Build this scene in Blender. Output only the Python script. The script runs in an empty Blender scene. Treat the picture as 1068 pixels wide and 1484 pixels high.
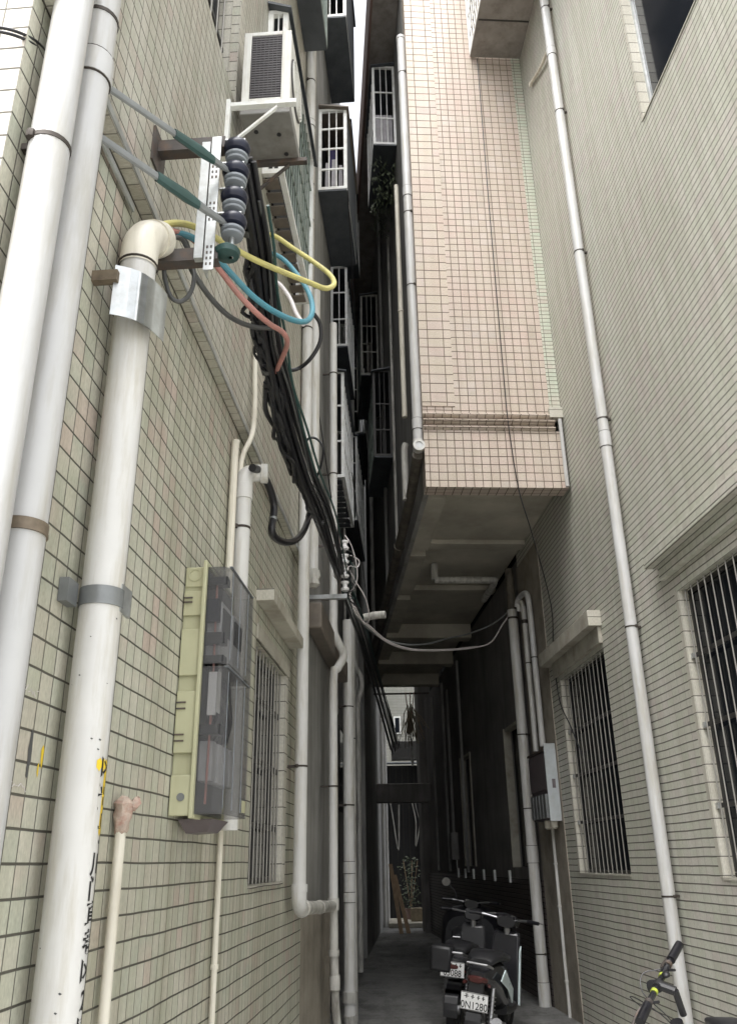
import bpy, bmesh, math, random
from mathutils import Vector, Matrix
random.seed(7)
SC = bpy.context.scene
COL = SC.collection
rad = math.radians

# ---------------------------------------------------------------- frames of reference
class Fr:
    """a wall frame: s runs along the wall, o outwards into the alley, z up"""
    def __init__(self, P, slope, sg):
        n = math.hypot(slope, 1.0)
        self.P = Vector((P[0], P[1], 0)); self.d = Vector((slope/n, 1/n, 0)); self.sg = sg
        self.ang = math.atan2(self.d.y, self.d.x)
        self.n = Vector((-self.d.y, self.d.x, 0))*sg
    def W(self, s, o, z): return self.P + self.d*s + self.n*o + Vector((0, 0, z))
class Free:
    sg = 1
    def __init__(self, loc=(0, 0, 0), rot=(0, 0, 0)):
        self.loc = Vector(loc); self.rot = rot; self.ang = rot[2]
    def W(self, s, o, z): return self.loc
L = Fr((-.36, 10.7), .06305, -1)      # left wall
R = Fr((2.13, 10.6), -.06339, 1)      # right wall
L2 = Fr((-.45, 10.6), .046, -1)       # deep left wall
G = Free()

# ---------------------------------------------------------------- mesh builder
class MB:
    def __init__(self, fr=G):
        self.bm = bmesh.new(); self.fr = fr
    def v(self, p): return self.bm.verts.new((p[0], p[1]*self.fr.sg, p[2]))
    def face(self, pts):
        return self.bm.faces.new([self.v(p) for p in pts])
    def box(self, s0, s1, o0, o1, z0, z1):
        p = [self.v((s, o, z)) for z in (z0, z1) for s, o in ((s0, o0), (s1, o0), (s1, o1), (s0, o1))]
        for f in ((0, 1, 2, 3), (4, 5, 6, 7), (0, 1, 5, 4), (1, 2, 6, 5), (2, 3, 7, 6), (3, 0, 4, 7)):
            self.bm.faces.new([p[i] for i in f])
        return self
    def hexa(self, low, high):
        p = [self.v(q) for q in list(low)+list(high)]
        for f in ((0, 1, 2, 3), (4, 5, 6, 7), (0, 1, 5, 4), (1, 2, 6, 5), (2, 3, 7, 6), (3, 0, 4, 7)):
            self.bm.faces.new([p[i] for i in f])
        return self
    def tube(self, pts, r, n=10, cap=True, flat=None):
        P = [Vector(p) for p in pts]; m = len(P)
        rs = r if isinstance(r, (list, tuple)) else [r]*m
        T = []
        for i in range(m):
            a = P[max(i-1, 0)]; b = P[min(i+1, m-1)]
            t = b-a
            T.append(t.normalized() if t.length > 1e-9 else Vector((0, 0, 1)))
        up = Vector((0, 0, 1)) if abs(T[0].z) < .9 else Vector((1, 0, 0))
        x = T[0].cross(up).normalized()
        rings = []
        for i in range(m):
            if i:
                x = (x - T[i]*x.dot(T[i]))
                x = x.normalized() if x.length > 1e-6 else T[i].orthogonal().normalized()
            y = T[i].cross(x)
            fx, fy = (1, 1) if flat is None else flat
            rings.append([self.v(P[i] + (x*math.cos(2*math.pi*k/n)*fx + y*math.sin(2*math.pi*k/n)*fy)*rs[i]) for k in range(n)])
        for i in range(m-1):
            for k in range(n):
                self.bm.faces.new((rings[i][k], rings[i][(k+1) % n], rings[i+1][(k+1) % n], rings[i+1][k]))
        if cap:
            self.bm.faces.new(rings[0][::-1]); self.bm.faces.new(rings[-1])
        return self
    def ring(self, c, axis, r0, r1, w, n=24):
        """flat washer / band of outer radius r1, inner r0, width w along axis"""
        a = Vector(axis).normalized(); x = a.orthogonal().normalized(); y = a.cross(x); c = Vector(c)
        R_ = []
        for rr, h in ((r0, -w/2), (r1, -w/2), (r1, w/2), (r0, w/2)):
            R_.append([self.v(c + a*h + (x*math.cos(2*math.pi*k/n)+y*math.sin(2*math.pi*k/n))*rr) for k in range(n)])
        for j in range(4):
            A, B = R_[j], R_[(j+1) % 4]
            for k in range(n):
                self.bm.faces.new((A[k], A[(k+1) % n], B[(k+1) % n], B[k]))
        return self
    def lathe(self, c, axis, prof, n=20):
        a = Vector(axis).normalized(); x = a.orthogonal().normalized(); y = a.cross(x); c = Vector(c)
        R_ = [[self.v(c + a*h + (x*math.cos(2*math.pi*k/n)+y*math.sin(2*math.pi*k/n))*max(rr, 1e-4)) for k in range(n)] for rr, h in prof]
        for A, B in zip(R_, R_[1:]):
            for k in range(n):
                self.bm.faces.new((A[k], A[(k+1) % n], B[(k+1) % n], B[k]))
        self.bm.faces.new(R_[0][::-1]); self.bm.faces.new(R_[-1])
        return self
    def torus(self, c, axis, Rr, r, n=32, m=8):
        a = Vector(axis).normalized(); x = a.orthogonal().normalized(); y = a.cross(x); c = Vector(c)
        R_ = []
        for i in range(n):
            t = 2*math.pi*i/n; e = x*math.cos(t)+y*math.sin(t)
            R_.append([self.v(c + e*(Rr+r*math.cos(2*math.pi*k/m)) + a*r*math.sin(2*math.pi*k/m)) for k in range(m)])
        for i in range(n):
            A, B = R_[i], R_[(i+1) % n]
            for k in range(m):
                self.bm.faces.new((A[k], A[(k+1) % m], B[(k+1) % m], B[k]))
        return self
    def loft(self, secs, n=16, p=2.6):
        """secs: (x, y, z, half width, half height) cross sections along x"""
        R_ = []
        for (x, y, z, w, h) in secs:
            ring = []
            for k in range(n):
                t = 2*math.pi*k/n; c, s = math.cos(t), math.sin(t)
                ring.append(self.v((x, y + w*math.copysign(abs(c)**(2/p), c), z + h*math.copysign(abs(s)**(2/p), s))))
            R_.append(ring)
        for A, B in zip(R_, R_[1:]):
            for k in range(n):
                self.bm.faces.new((A[k], A[(k+1) % n], B[(k+1) % n], B[k]))
        self.bm.faces.new(R_[0][::-1]); self.bm.faces.new(R_[-1])
        return self
    def prism(self, pts, vec):
        vec = Vector(vec)
        A = [self.v(p) for p in pts]; B = [self.v(Vector(p)+vec) for p in pts]
        self.bm.faces.new(A[::-1]); self.bm.faces.new(B)
        for k in range(len(A)):
            self.bm.faces.new((A[k], A[(k+1) % len(A)], B[(k+1) % len(A)], B[k]))
        return self
    def sheet(self, s0, s1, z0, z1, o, holes=(), depth=.12):
        """a wall front with openings and their reveals"""
        S = sorted({s0, s1, *[h[0] for h in holes], *[h[1] for h in holes]})
        Z = sorted({z0, z1, *[h[2] for h in holes], *[h[3] for h in holes]})
        S = [s for s in S if s0 <= s <= s1]; Z = [z for z in Z if z0 <= z <= z1]
        for a, b in zip(S, S[1:]):
            for c, d in zip(Z, Z[1:]):
                m, k = (a+b)/2, (c+d)/2
                if any(h[0] < m < h[1] and h[2] < k < h[3] for h in holes): continue
                self.face([(a, o, c), (b, o, c), (b, o, d), (a, o, d)])
        for h in holes:
            i = o-depth
            self.face([(h[0], o, h[2]), (h[0], i, h[2]), (h[0], i, h[3]), (h[0], o, h[3])])
            self.face([(h[1], o, h[2]), (h[1], i, h[2]), (h[1], i, h[3]), (h[1], o, h[3])])
            self.face([(h[0], o, h[2]), (h[1], o, h[2]), (h[1], i, h[2]), (h[0], i, h[2])])
            self.face([(h[0], o, h[3]), (h[1], o, h[3]), (h[1], i, h[3]), (h[0], i, h[3])])
        return self
    def mesh(self, name, mat, base=(0, 0, 0), smooth=True, ang=32):
        bm = self.bm
        bmesh.ops.recalc_face_normals(bm, faces=bm.faces)
        uv = bm.loops.layers.uv.new('UVMap')
        for f in bm.faces:
            n = f.normal; ax, ay, az = abs(n.x), abs(n.y), abs(n.z)
            for l in f.loops:
                c = l.vert.co
                l[uv].uv = (c.y, c.z) if ax >= ay and ax >= az else ((c.x, c.z) if ay >= az else (c.x, c.y))
        b = Vector((base[0], base[1]*self.fr.sg, base[2]))
        for q in bm.verts: q.co -= b
        me = bpy.data.meshes.new(name); bm.to_mesh(me); bm.free()
        if mat: me.materials.append(mat)
        if smooth and len(me.polygons):
            me.polygons.foreach_set('use_smooth', [True]*len(me.polygons))
            me.set_sharp_from_angle(angle=rad(ang))
        me.update()
        return me

def spline(pts, k=6):
    P = [Vector(p) for p in pts]
    P = [P[0]*2-P[1]] + P + [P[-1]*2-P[-2]]
    out = []
    for i in range(1, len(P)-2):
        a, b, c, d = P[i-1:i+3]
        for j in range(k):
            t = j/k
            out.append(.5*((2*b)+(c-a)*t+(2*a-5*b+4*c-d)*t*t+(3*b-a-3*c+d)*t**3))
    out.append(P[-2])
    return out

def put(o, label=None, cat=None, group=None, kind=None):
    if label: o['label'] = label
    if cat: o['category'] = cat
    if group: o['group'] = group
    if kind: o['kind'] = kind
    return o

class Thing:
    def __init__(self, name, label, cat, fr=G, base=(0, 0, 0), group=None):
        e = bpy.data.objects.new(name, None); COL.objects.link(e)
        e.empty_display_size = .1
        if isinstance(fr, Free):
            e.location = fr.loc; e.rotation_euler = fr.rot
        else:
            e.location = fr.W(*base); e.rotation_euler = (0, 0, fr.ang)
        self.e = e; self.base = base; self.fr = fr
        put(e, label, cat, group)
    def mb(self): return MB(self.fr)
    def part(self, name, mb, mat, parent=None, label=None, smooth=True, bevel=0, ang=32):
        o = bpy.data.objects.new(name, mb.mesh(name, mat, self.base, smooth, ang)); COL.objects.link(o)
        o.parent = parent or self.e
        if label: o['label'] = label
        if bevel: bev(o, bevel)
        return o
def bev(o, w, seg=2):
    m = o.modifiers.new('bevel', 'BEVEL'); m.width = w; m.segments = seg; m.limit_method = 'ANGLE'; m.angle_limit = rad(40)
    return o
def single(name, mb, mat, label, cat, fr=G, base=(0, 0, 0), group=None, kind=None, bevel=0):
    o = bpy.data.objects.new(name, mb.mesh(name, mat, base)); COL.objects.link(o)
    if fr is G:
        o.location = base
    elif not isinstance(fr, Free):
        o.location = fr.W(*base); o.rotation_euler = (0, 0, fr.ang)
    else:
        o.location = fr.loc; o.rotation_euler = fr.rot
    put(o, label, cat, group, kind)
    if bevel: bev(o, bevel)
    return o

# ---------------------------------------------------------------- materials
class NT:
    def __init__(self, name):
        self.m = bpy.data.materials.new(name); self.m.use_nodes = True
        self.t = self.m.node_tree; self.b = self.t.nodes['Principled BSDF']
    def n(self, typ, **kw):
        o = self.t.nodes.new(typ)
        for k, v in kw.items(): setattr(o, k, v)
        return o
    def l(self, a, b): self.t.links.new(a, b)
    def math(self, op, a, b=None, c=None, clamp=False):
        o = self.n('ShaderNodeMath', operation=op); o.use_clamp = clamp
        for i, x in enumerate((a, b, c)):
            if x is None: continue
            if isinstance(x, (int, float)): o.inputs[i].default_value = x
            else: self.l(x, o.inputs[i])
        return o.outputs[0]
    def mix(self, f, a, b, blend='MIX'):
        o = self.n('ShaderNodeMix', data_type='RGBA', blend_type=blend)
        for i, x in ((0, f), (6, a), (7, b)):
            if isinstance(x, (int, float)): o.inputs[i].default_value = x
            elif isinstance(x, tuple): o.inputs[i].default_value = (*x, 1)
            else: self.l(x, o.inputs[i])
        return o.outputs[2]
    def noise(self, vec, scale, detail=4, rough=.55, out=0):
        o = self.n('ShaderNodeTexNoise'); o.inputs['Scale'].default_value = scale
        o.inputs['Detail'].default_value = detail; o.inputs['Roughness'].default_value = rough
        if vec is not None: self.l(vec, o.inputs['Vector'])
        return o.outputs[out]
    def ramp(self, f, stops):
        o = self.n('ShaderNodeValToRGB'); self.l(f, o.inputs[0]); e = o.color_ramp.elements
        while len(e) < len(stops): e.new(.5)
        for x, (p, c) in zip(e, stops):
            x.position = p; x.color = (*c, 1) if isinstance(c, tuple) else (c, c, c, 1)
        return o.outputs[0]
    def map(self, vec, scale):
        o = self.n('ShaderNodeMapping'); self.l(vec, o.inputs[0]); o.inputs['Scale'].default_value = scale
        return o.outputs[0]
    def bump(self, h, dist, strength=1):
        o = self.n('ShaderNodeBump'); o.inputs['Distance'].default_value = dist; o.inputs['Strength'].default_value = strength
        self.l(h, o.inputs['Height']); self.l(o.outputs[0], self.b.inputs['Normal'])
    def set(self, **kw):
        for k, v in kw.items():
            s = self.b.inputs[k.replace('_', ' ')]
            if isinstance(v, (int, float)): s.default_value = v
            elif isinstance(v, tuple): s.default_value = (*v, 1)
            else: self.l(v, s)
        return self

def tile_mat(name, w, h, cols, grout, gh, gv, vstr=.6, rough=.42, tint=.5, dirt=.25, offset=0, seed=0, bumpd=.003):
    """glazed facade tiles: cell size w x h, dark recessed joints, each tile its own shade"""
    k = NT(name)
    uv = k.n('ShaderNodeUVMap').outputs[0]
    sep = k.n('ShaderNodeSeparateXYZ'); k.l(uv, sep.inputs[0])
    wob = k.noise(uv, 2.3, 2)
    vv = k.math('ADD', sep.outputs[1], k.math('MULTIPLY', k.math('SUBTRACT', wob, .5), .012))
    fv = k.math('DIVIDE', vv, h); row = k.math('FLOOR', fv)
    fu = k.math('DIVIDE', sep.outputs[0], w)
    if offset: fu = k.math('ADD', fu, k.math('MULTIPLY', row, offset))
    col_ = k.math('FLOOR', fu)
    def edge(f, size, g):
        fr = k.math('FRACT', f); d = k.math('MULTIPLY', k.math('MINIMUM', fr, k.math('SUBTRACT', 1, fr)), size)
        o = k.n('ShaderNodeMapRange', interpolation_type='SMOOTHSTEP'); k.l(d, o.inputs[0])
        o.inputs[1].default_value = g*.35; o.inputs[2].default_value = g*.75; o.inputs[3].default_value = 1; o.inputs[4].default_value = 0
        return o.outputs[0]
    eh = edge(fv, h, gh); ev = edge(fu, w, gv)
    g = k.math('MAXIMUM', eh, k.math('MULTIPLY', ev, vstr))
    cell = k.n('ShaderNodeCombineXYZ'); k.l(col_, cell.inputs[0]); k.l(row, cell.inputs[1]); cell.inputs[2].default_value = seed
    wn = k.n('ShaderNodeTexWhiteNoise', noise_dimensions='3D'); k.l(cell.outputs[0], wn.inputs[0])
    big = k.noise(k.map(uv, (.9, 1.4, 1)), 1.1, 3)
    pick = k.math('ADD', k.math('MULTIPLY', k.math('SUBTRACT', wn.outputs[0], .5), tint), k.math('ADD', k.math('MULTIPLY', k.math('SUBTRACT', big, .5), 1.5), .5), clamp=True)
    n = len(cols)
    c = k.ramp(pick, [((i+.5)/n, x) for i, x in enumerate(cols)])
    fine = k.noise(k.map(uv, (60, 18, 1)), 2.5, 5, .65)
    c = k.mix(1.0, c, k.ramp(fine, [(.28, .74), (.72, 1.14)]), 'MULTIPLY')
    streak = k.noise(k.map(uv, (5.5, .35, 1)), 1.6, 5, .6)
    c = k.mix(dirt, c, k.ramp(streak, [(.35, (.45, .42, .33)), (.62, (1, 1, 1))]), 'MULTIPLY')
    odd = k.math('GREATER_THAN', wn.outputs[0], .965)
    c = k.mix(k.math('MULTIPLY', odd, .16), c, (.2, .185, .155))
    chip = k.ramp(k.noise(uv, 21, 3, .7), [(.74, 0.0), (.77, 1.0)])
    c = k.mix(k.math('MULTIPLY', chip, .45), c, tuple(x*1.3 for x in grout))
    gn = k.noise(uv, 9, 4)
    gc = k.mix(gn, tuple(x*.7 for x in grout), tuple(x*1.5 for x in grout))
    k.set(Base_Color=k.mix(g, c, gc), Roughness=k.math('ADD', k.math('MULTIPLY', g, .4), k.math('ADD', rough-.1, k.math('MULTIPLY', fine, .2))))
    k.b.inputs['Specular IOR Level'].default_value = .35
    k.bump(k.math('ADD', k.math('SUBTRACT', 1, g), k.math('MULTIPLY', wn.outputs[0], .12)), bumpd)
    return k.m

def plain(name, col, rough=.5, metal=0, var=.25, scale=6, bump=0, bscale=40, dirt=None, dirt_amt=.5, spec=.5, streak=False):
    k = NT(name)
    co = k.n('ShaderNodeTexCoord').outputs['Object']
    nz = k.noise(co, scale, 6, .6)
    c = k.mix(1.0, col, k.ramp(nz, [(.25, 1-var), (.75, 1+var*.5)]), 'MULTIPLY')
    if dirt:
        dn = k.noise(k.map(co, (3, 3, .35) if streak else (1, 1, 1)), scale*1.3, 7, .65)
        f = k.ramp(dn, [(.46, 0.0), (.68, 1.0)])
        c = k.mix(k.math('MULTIPLY', f, dirt_amt), c, dirt)
    k.set(Base_Color=c, Metallic=metal, Roughness=k.math('ADD', rough-.08, k.math('MULTIPLY', nz, .16)))
    k.b.inputs['Specular IOR Level'].default_value = spec
    if bump: k.bump(k.noise(co, bscale, 5), bump)
    return k.m

M = {}
M['tile_left'] = tile_mat('beige green glazed wall tile', .079, .0805, [(0.542, 0.453, 0.393), (0.521, 0.496, 0.418), (0.494, 0.503, 0.408), (0.570, 0.547, 0.463), (0.465, 0.481, 0.395), (0.555, 0.481, 0.414)], (0.074, 0.070, 0.056), .0058, .0046, .9, dirt=.5)
M['tile_left_up'] = tile_mat('beige upper wall tile', .079, .0805, [(0.510, 0.459, 0.401), (0.488, 0.473, 0.405), (0.533, 0.511, 0.445), (0.472, 0.475, 0.396), (0.509, 0.444, 0.392)], (0.097, 0.089, 0.075), .0058, .0042, .75, dirt=.5, seed=3)
M['tile_right'] = tile_mat('cream strip wall tile', .118, .0615, [(0.550, 0.513, 0.470), (0.563, 0.555, 0.493), (0.527, 0.538, 0.455), (0.578, 0.565, 0.503), (0.550, 0.513, 0.474)], (0.106, 0.100, 0.084), .0088, .0036, .5, dirt=.28, seed=5)
M['tile_pink'] = tile_mat('pink square facade tile', .098, .1, [(.53, .425, .365), (.545, .455, .395), (.52, .445, .37), (.56, .485, .43)], (.11, .085, .065), .0085, .0075, .95, dirt=.18, seed=7)
M['tile_pink_strip'] = tile_mat('pale yellow corner tile', .19, .125, [(.53, .425, .36), (.525, .455, .37), (.54, .46, .395), (.52, .42, .37)], (.10, .075, .055), .009, .008, .9, dirt=.15, seed=9)
M['tile_green_strip'] = tile_mat('pale green narrow tile', .1, .055, [(.55, .55, .46), (.52, .56, .46), (.57, .52, .45)], (.12, .11, .09), .007, .006, .9, dirt=.15, seed=11)
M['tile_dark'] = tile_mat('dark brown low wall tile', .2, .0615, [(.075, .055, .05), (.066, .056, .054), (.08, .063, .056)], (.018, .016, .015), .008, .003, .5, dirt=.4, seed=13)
M['tile_jamb'] = tile_mat('pale jamb tile', .24, .123, [(0.507, 0.486, 0.417), (0.542, 0.521, 0.459), (0.490, 0.469, 0.400)], (0.101, 0.094, 0.080), .006, .003, .4, dirt=.2, seed=15)
M['tile_far'] = tile_mat('far pale facade tile', .3, .1, [(0.280, 0.287, 0.259), (0.308, 0.308, 0.280)], (0.175, 0.175, 0.154), .01, .006, .4)
M['pvc'] = plain('white pvc pipe', (.58, .575, .555), .42, var=.1, scale=4, dirt=(.34, .305, .22), dirt_amt=.62, spec=.4, streak=True)
M['pvc_clean'] = plain('clean white pvc', (.49, .49, .485), .38, var=.09, scale=4, dirt=(.31, .285, .22), dirt_amt=.55, spec=.45, streak=True)
M['pvc_warm'] = plain('aged cream pvc', (.70, .665, .57), .4, var=.1, scale=5, dirt=(.33, .28, .2), dirt_amt=.45, streak=True)
M['pvc_dirty'] = plain('grimy grey pvc', (.50, .49, .45), .55, var=.25, scale=5, dirt=(.10, .085, .065), dirt_amt=.75, streak=True)
M['pvc_black'] = plain('soot stained horizontal pipe', (.13, .115, .09), .6, var=.5, scale=5, dirt=(.035, .03, .025), dirt_amt=.85)
M['galv'] = plain('galvanised steel', (.50, .52, .52), .42, .75, .25, 14, dirt=(.30, .28, .25), dirt_amt=.4)
M['steel_dark'] = plain('dark painted steel angle', (.085, .075, .07), .55, .3, .4, 12, dirt=(.16, .09, .05), dirt_amt=.5)
M['wire'] = plain('rusty binding wire', (.06, .05, .042), .6, .5, .4, 30)
M['rust_band'] = plain('rusty pipe band', (.20, .16, .115), .6, .4, .4, 30)
M['black_rubber'] = plain('black cable sheath', (.012, .012, .015), .35, 0, .3, 20, spec=.5)
M['grey_cable'] = plain('grey cable sheath', (.07, .072, .072), .45, 0, .3, 20)
M['grip_grey'] = plain('grey insulated tension bar', (.20, .21, .21), .4, .3, .25, 12)
M['grip_green'] = plain('dark green sleeve', (.022, .06, .055), .42, 0, .3, 12)
M['yellow'] = plain('yellow cable sheath', (.55, .50, .18), .55, 0, .25, 10, dirt=(.33, .30, .17), dirt_amt=.55)
M['red'] = plain('faded red cable sheath', (.46, .21, .18), .55, 0, .25, 10, dirt=(.26, .18, .16), dirt_amt=.5)
M['teal'] = plain('teal cable sheath', (.07, .25, .32), .5, 0, .25, 10, dirt=(.12, .22, .25), dirt_amt=.5)
M['palecable'] = plain('faded white cable sheath', (.62, .58, .57), .45, 0, .2, 10)
M['blue_porcelain'] = plain('dark blue porcelain', (.010, .012, .026), .34, 0, .3, 8, spec=.4)
M['grey_porcelain'] = plain('grey porcelain', (.20, .22, .24), .2, 0, .15, 8, spec=.6)
M['white_porcelain'] = plain('white porcelain', (.74, .73, .73), .15, 0, .12, 8, spec=.7)
M['white_paint'] = plain('white painted metal', (.74, .75, .73), .4, 0, .1, 8, dirt=(.4, .34, .25), dirt_amt=.35)
M['grille_silver'] = plain('stainless window bar', (.27, .26, .235), .5, .4, .15, 10)
M['grille_dark'] = plain('dark grille crossbar', (.05, .048, .045), .5, .3, .3, 10)
M['cage_green'] = plain('dull green cage bars', (.19, .23, .20), .5, .2, .3, 10)
k = NT('dark window glass').set(Base_Color=(.010, .012, .016), Roughness=.09); k.b.inputs['Specular IOR Level'].default_value = .2
M['glass_dark'] = k.m
M['dark_room'] = plain('unlit interior', (.022, .022, .023), .9, 0, .3, 3)  # near-black colour stands in for the shade inside the rooms
M['curtain'] = plain('hanging laundry cloth', (.50, .48, .50), .9, 0, .3, 7)
M['curtain_blue'] = plain('dark blue laundry cloth', (.06, .05, .13), .9, 0, .3, 7)
M['stucco_grey'] = plain('grey cement render', (.29, .285, .27), .9, 0, .35, 1.4, .004, 60, dirt=(.13, .125, .11), dirt_amt=.6, spec=.15, streak=True)
M['stucco_dark'] = plain('dark weathered render', (.36, .355, .34), .9, 0, .4, 1.2, .004, 60, dirt=(.12, .117, .11), dirt_amt=.65, spec=.15, streak=True)
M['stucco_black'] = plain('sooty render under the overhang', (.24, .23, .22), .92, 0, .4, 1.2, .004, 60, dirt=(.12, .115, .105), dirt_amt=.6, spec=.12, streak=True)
M['stucco_tan'] = plain('tan cement skirting', (.33, .30, .25), .9, 0, .3, 2, .004, 60, dirt=(.10, .085, .07), dirt_amt=.5, spec=.15)
M['soffit'] = plain('bare concrete soffit', (.46, .43, .36), .92, 0, .35, 1.1, .003, 40, dirt=(.24, .21, .17), dirt_amt=.5, spec=.12)
M['hood'] = plain('painted cement hood', (.42, .40, .34), .85, 0, .25, 3, .003, 50, dirt=(.18, .15, .11), dirt_amt=.55, spec=.2)
M['sheet_dark'] = plain('dark corrugated sheet', (.085, .094, .105), .55, .2, .4, 5)
M['sheet_brown'] = plain('brown weathered tray', (.17, .145, .12), .6, .1, .4, 6)
M['sheet_grey'] = plain('grey balcony underside', (.30, .275, .25), .75, 0, .3, 4, dirt=(.10, .08, .07), dirt_amt=.5)
M['ac_white'] = plain('off white air conditioner casing', (.68, .68, .64), .45, 0, .12, 5, dirt=(.38, .33, .25), dirt_amt=.5, streak=True)
M['ac_under'] = plain('dirty underside of air conditioner', (.25, .245, .23), .6, .2, .3, 6, dirt=(.12, .10, .08), dirt_amt=.5)
M['ac_coil'] = plain('dark condenser fins', (.075, .07, .072), .6, .3, .3, 20)
M['meter_cast'] = plain('pale green meter casing', (.42, .415, .27), .45, 0, .12, 5, dirt=(.30, .27, .15), dirt_amt=.35, streak=True)
M['meter_in'] = plain('dark meter innards', (.10, .098, .10), .5, 0, .4, 9)
M['meter_unit'] = plain('grey electric meter', (.5, .5, .5), .45, 0, .2, 9)
k = NT('smoky clear meter cover'); k.set(Base_Color=(.13, .13, .135), Roughness=.14); k.b.inputs['Alpha'].default_value = .30
M['clear'] = k.m
M['box_grey'] = plain('pale grey cabinet paint', (.42, .45, .46), .4, 0, .12, 6, dirt=(.25, .23, .2), dirt_amt=.35)
M['box_dark'] = plain('brown meter cabinet side', (.12, .10, .105), .5, 0, .3, 9)
M['black_plastic'] = plain('black plastic', (.018, .018, .02), .42, 0, .3, 14)
M['gloss_black'] = plain('scuffed black scooter paint', (.02, .02, .023), .2, 0, .3, 8, spec=.6)
M['grey_gloss'] = plain('dark grey scooter paint', (.045, .045, .048), .25, 0, .2, 8)
M['teal_white'] = plain('pale teal scooter panel', (.62, .72, .73), .3, 0, .1, 8)
M['tyre'] = plain('tyre rubber', (.014, .014, .015), .8, 0, .3, 20)
M['chrome'] = plain('dull chrome', (.40, .40, .41), .35, .9, .2, 14)
M['plate'] = plain('white number plate', (.74, .74, .73), .45, 0, .1, 20)
M['ink'] = plain('black ink', (.012, .012, .012), .6, 0, .2, 20)
M['yellow_paint'] = plain('yellow paint smear', (.72, .52, .03), .5, 0, .25, 20)
M['neon'] = plain('lime yellow cable clip', (.36, .42, .06), .4, 0, .1, 20)
M['lens_red'] = plain('dull red lamp lens', (.07, .022, .02), .2, 0, .2, 20)
M['lens_white'] = plain('clear lamp lens', (.55, .56, .56), .15, 0, .2, 20)
M['mirror'] = NT('mirror glass').set(Base_Color=(.8, .8, .8), Metallic=1.0, Roughness=.08).m
M['wood'] = plain('raw timber', (.42, .30, .19), .7, 0, .3, 10)
M['leaf'] = plain('dusty leaves', (.05, .065, .03), .6, 0, .5, 14)
M['straw'] = plain('dry broom fibres', (.30, .25, .17), .8, 0, .4, 14)
M['tape'] = plain('paper tape wrap', (.50, .40, .33), .8, 0, .45, 26, dirt=(.30, .13, .09), dirt_amt=.7)
M['terracotta'] = plain('brown painted slab edge', (.20, .13, .11), .7, 0, .3, 5)
k = NT('worn concrete ground')
co = k.n('ShaderNodeTexCoord').outputs['Object']
a = k.noise(co, .8, 6, .6); b_ = k.noise(co, 14, 6, .65)
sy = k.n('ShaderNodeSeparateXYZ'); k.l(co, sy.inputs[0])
bounce_mix = k.ramp(k.math('ADD', k.math('MULTIPLY', sy.outputs[1], .1), k.math('MULTIPLY', k.math('SUBTRACT', a, .5), .5)), [(.86, 0.0), (1.08, 1.0)])  # unseen near floor is coloured paler to bounce light up the alley
c = k.mix(bounce_mix, k.mix(a, (.42, .41, .385), (.55, .54, .50)), k.mix(a, (.125, .125, .122), (.25, .247, .238))); c = k.mix(.6, c, k.ramp(b_, [(.3, .55), (.7, 1.2)]), 'MULTIPLY')
st_ = k.ramp(k.noise(k.map(co, (2.2, .8, 1)), 1.7, 5, .7), [(.46, 0.0), (.6, 1.0)]); c = k.mix(k.math('MULTIPLY', st_, .6), c, (.05, .05, .048))
jt = k.math('LESS_THAN', k.math('ABSOLUTE', k.math('SUBTRACT', k.math('FRACT', k.math('DIVIDE', k.math('ADD', sy.outputs[1], k.math('MULTIPLY', a, .05)), 2.4)), .5)), .0035); c = k.mix(k.math('MULTIPLY', jt, .7), c, (.03, .03, .028))
ck = k.n('ShaderNodeTexVoronoi', feature='DISTANCE_TO_EDGE'); ck.inputs['Scale'].default_value = .9; wv = k.n('ShaderNodeVectorMath', operation='ADD'); k.l(co, wv.inputs[0]); k.l(k.noise(co, 3, 4, .6, 1), wv.inputs[1]); k.l(wv.outputs[0], ck.inputs[0])
c = k.mix(k.math('MULTIPLY', k.math('LESS_THAN', ck.outputs[0], .006), .6), c, (.03, .03, .028))
k.set(Base_Color=c, Roughness=k.ramp(a, [(.35, .30), (.6, .8)])); k.bump(b_, .004); M['ground'] = k.m
EXPO = 1.78
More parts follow.
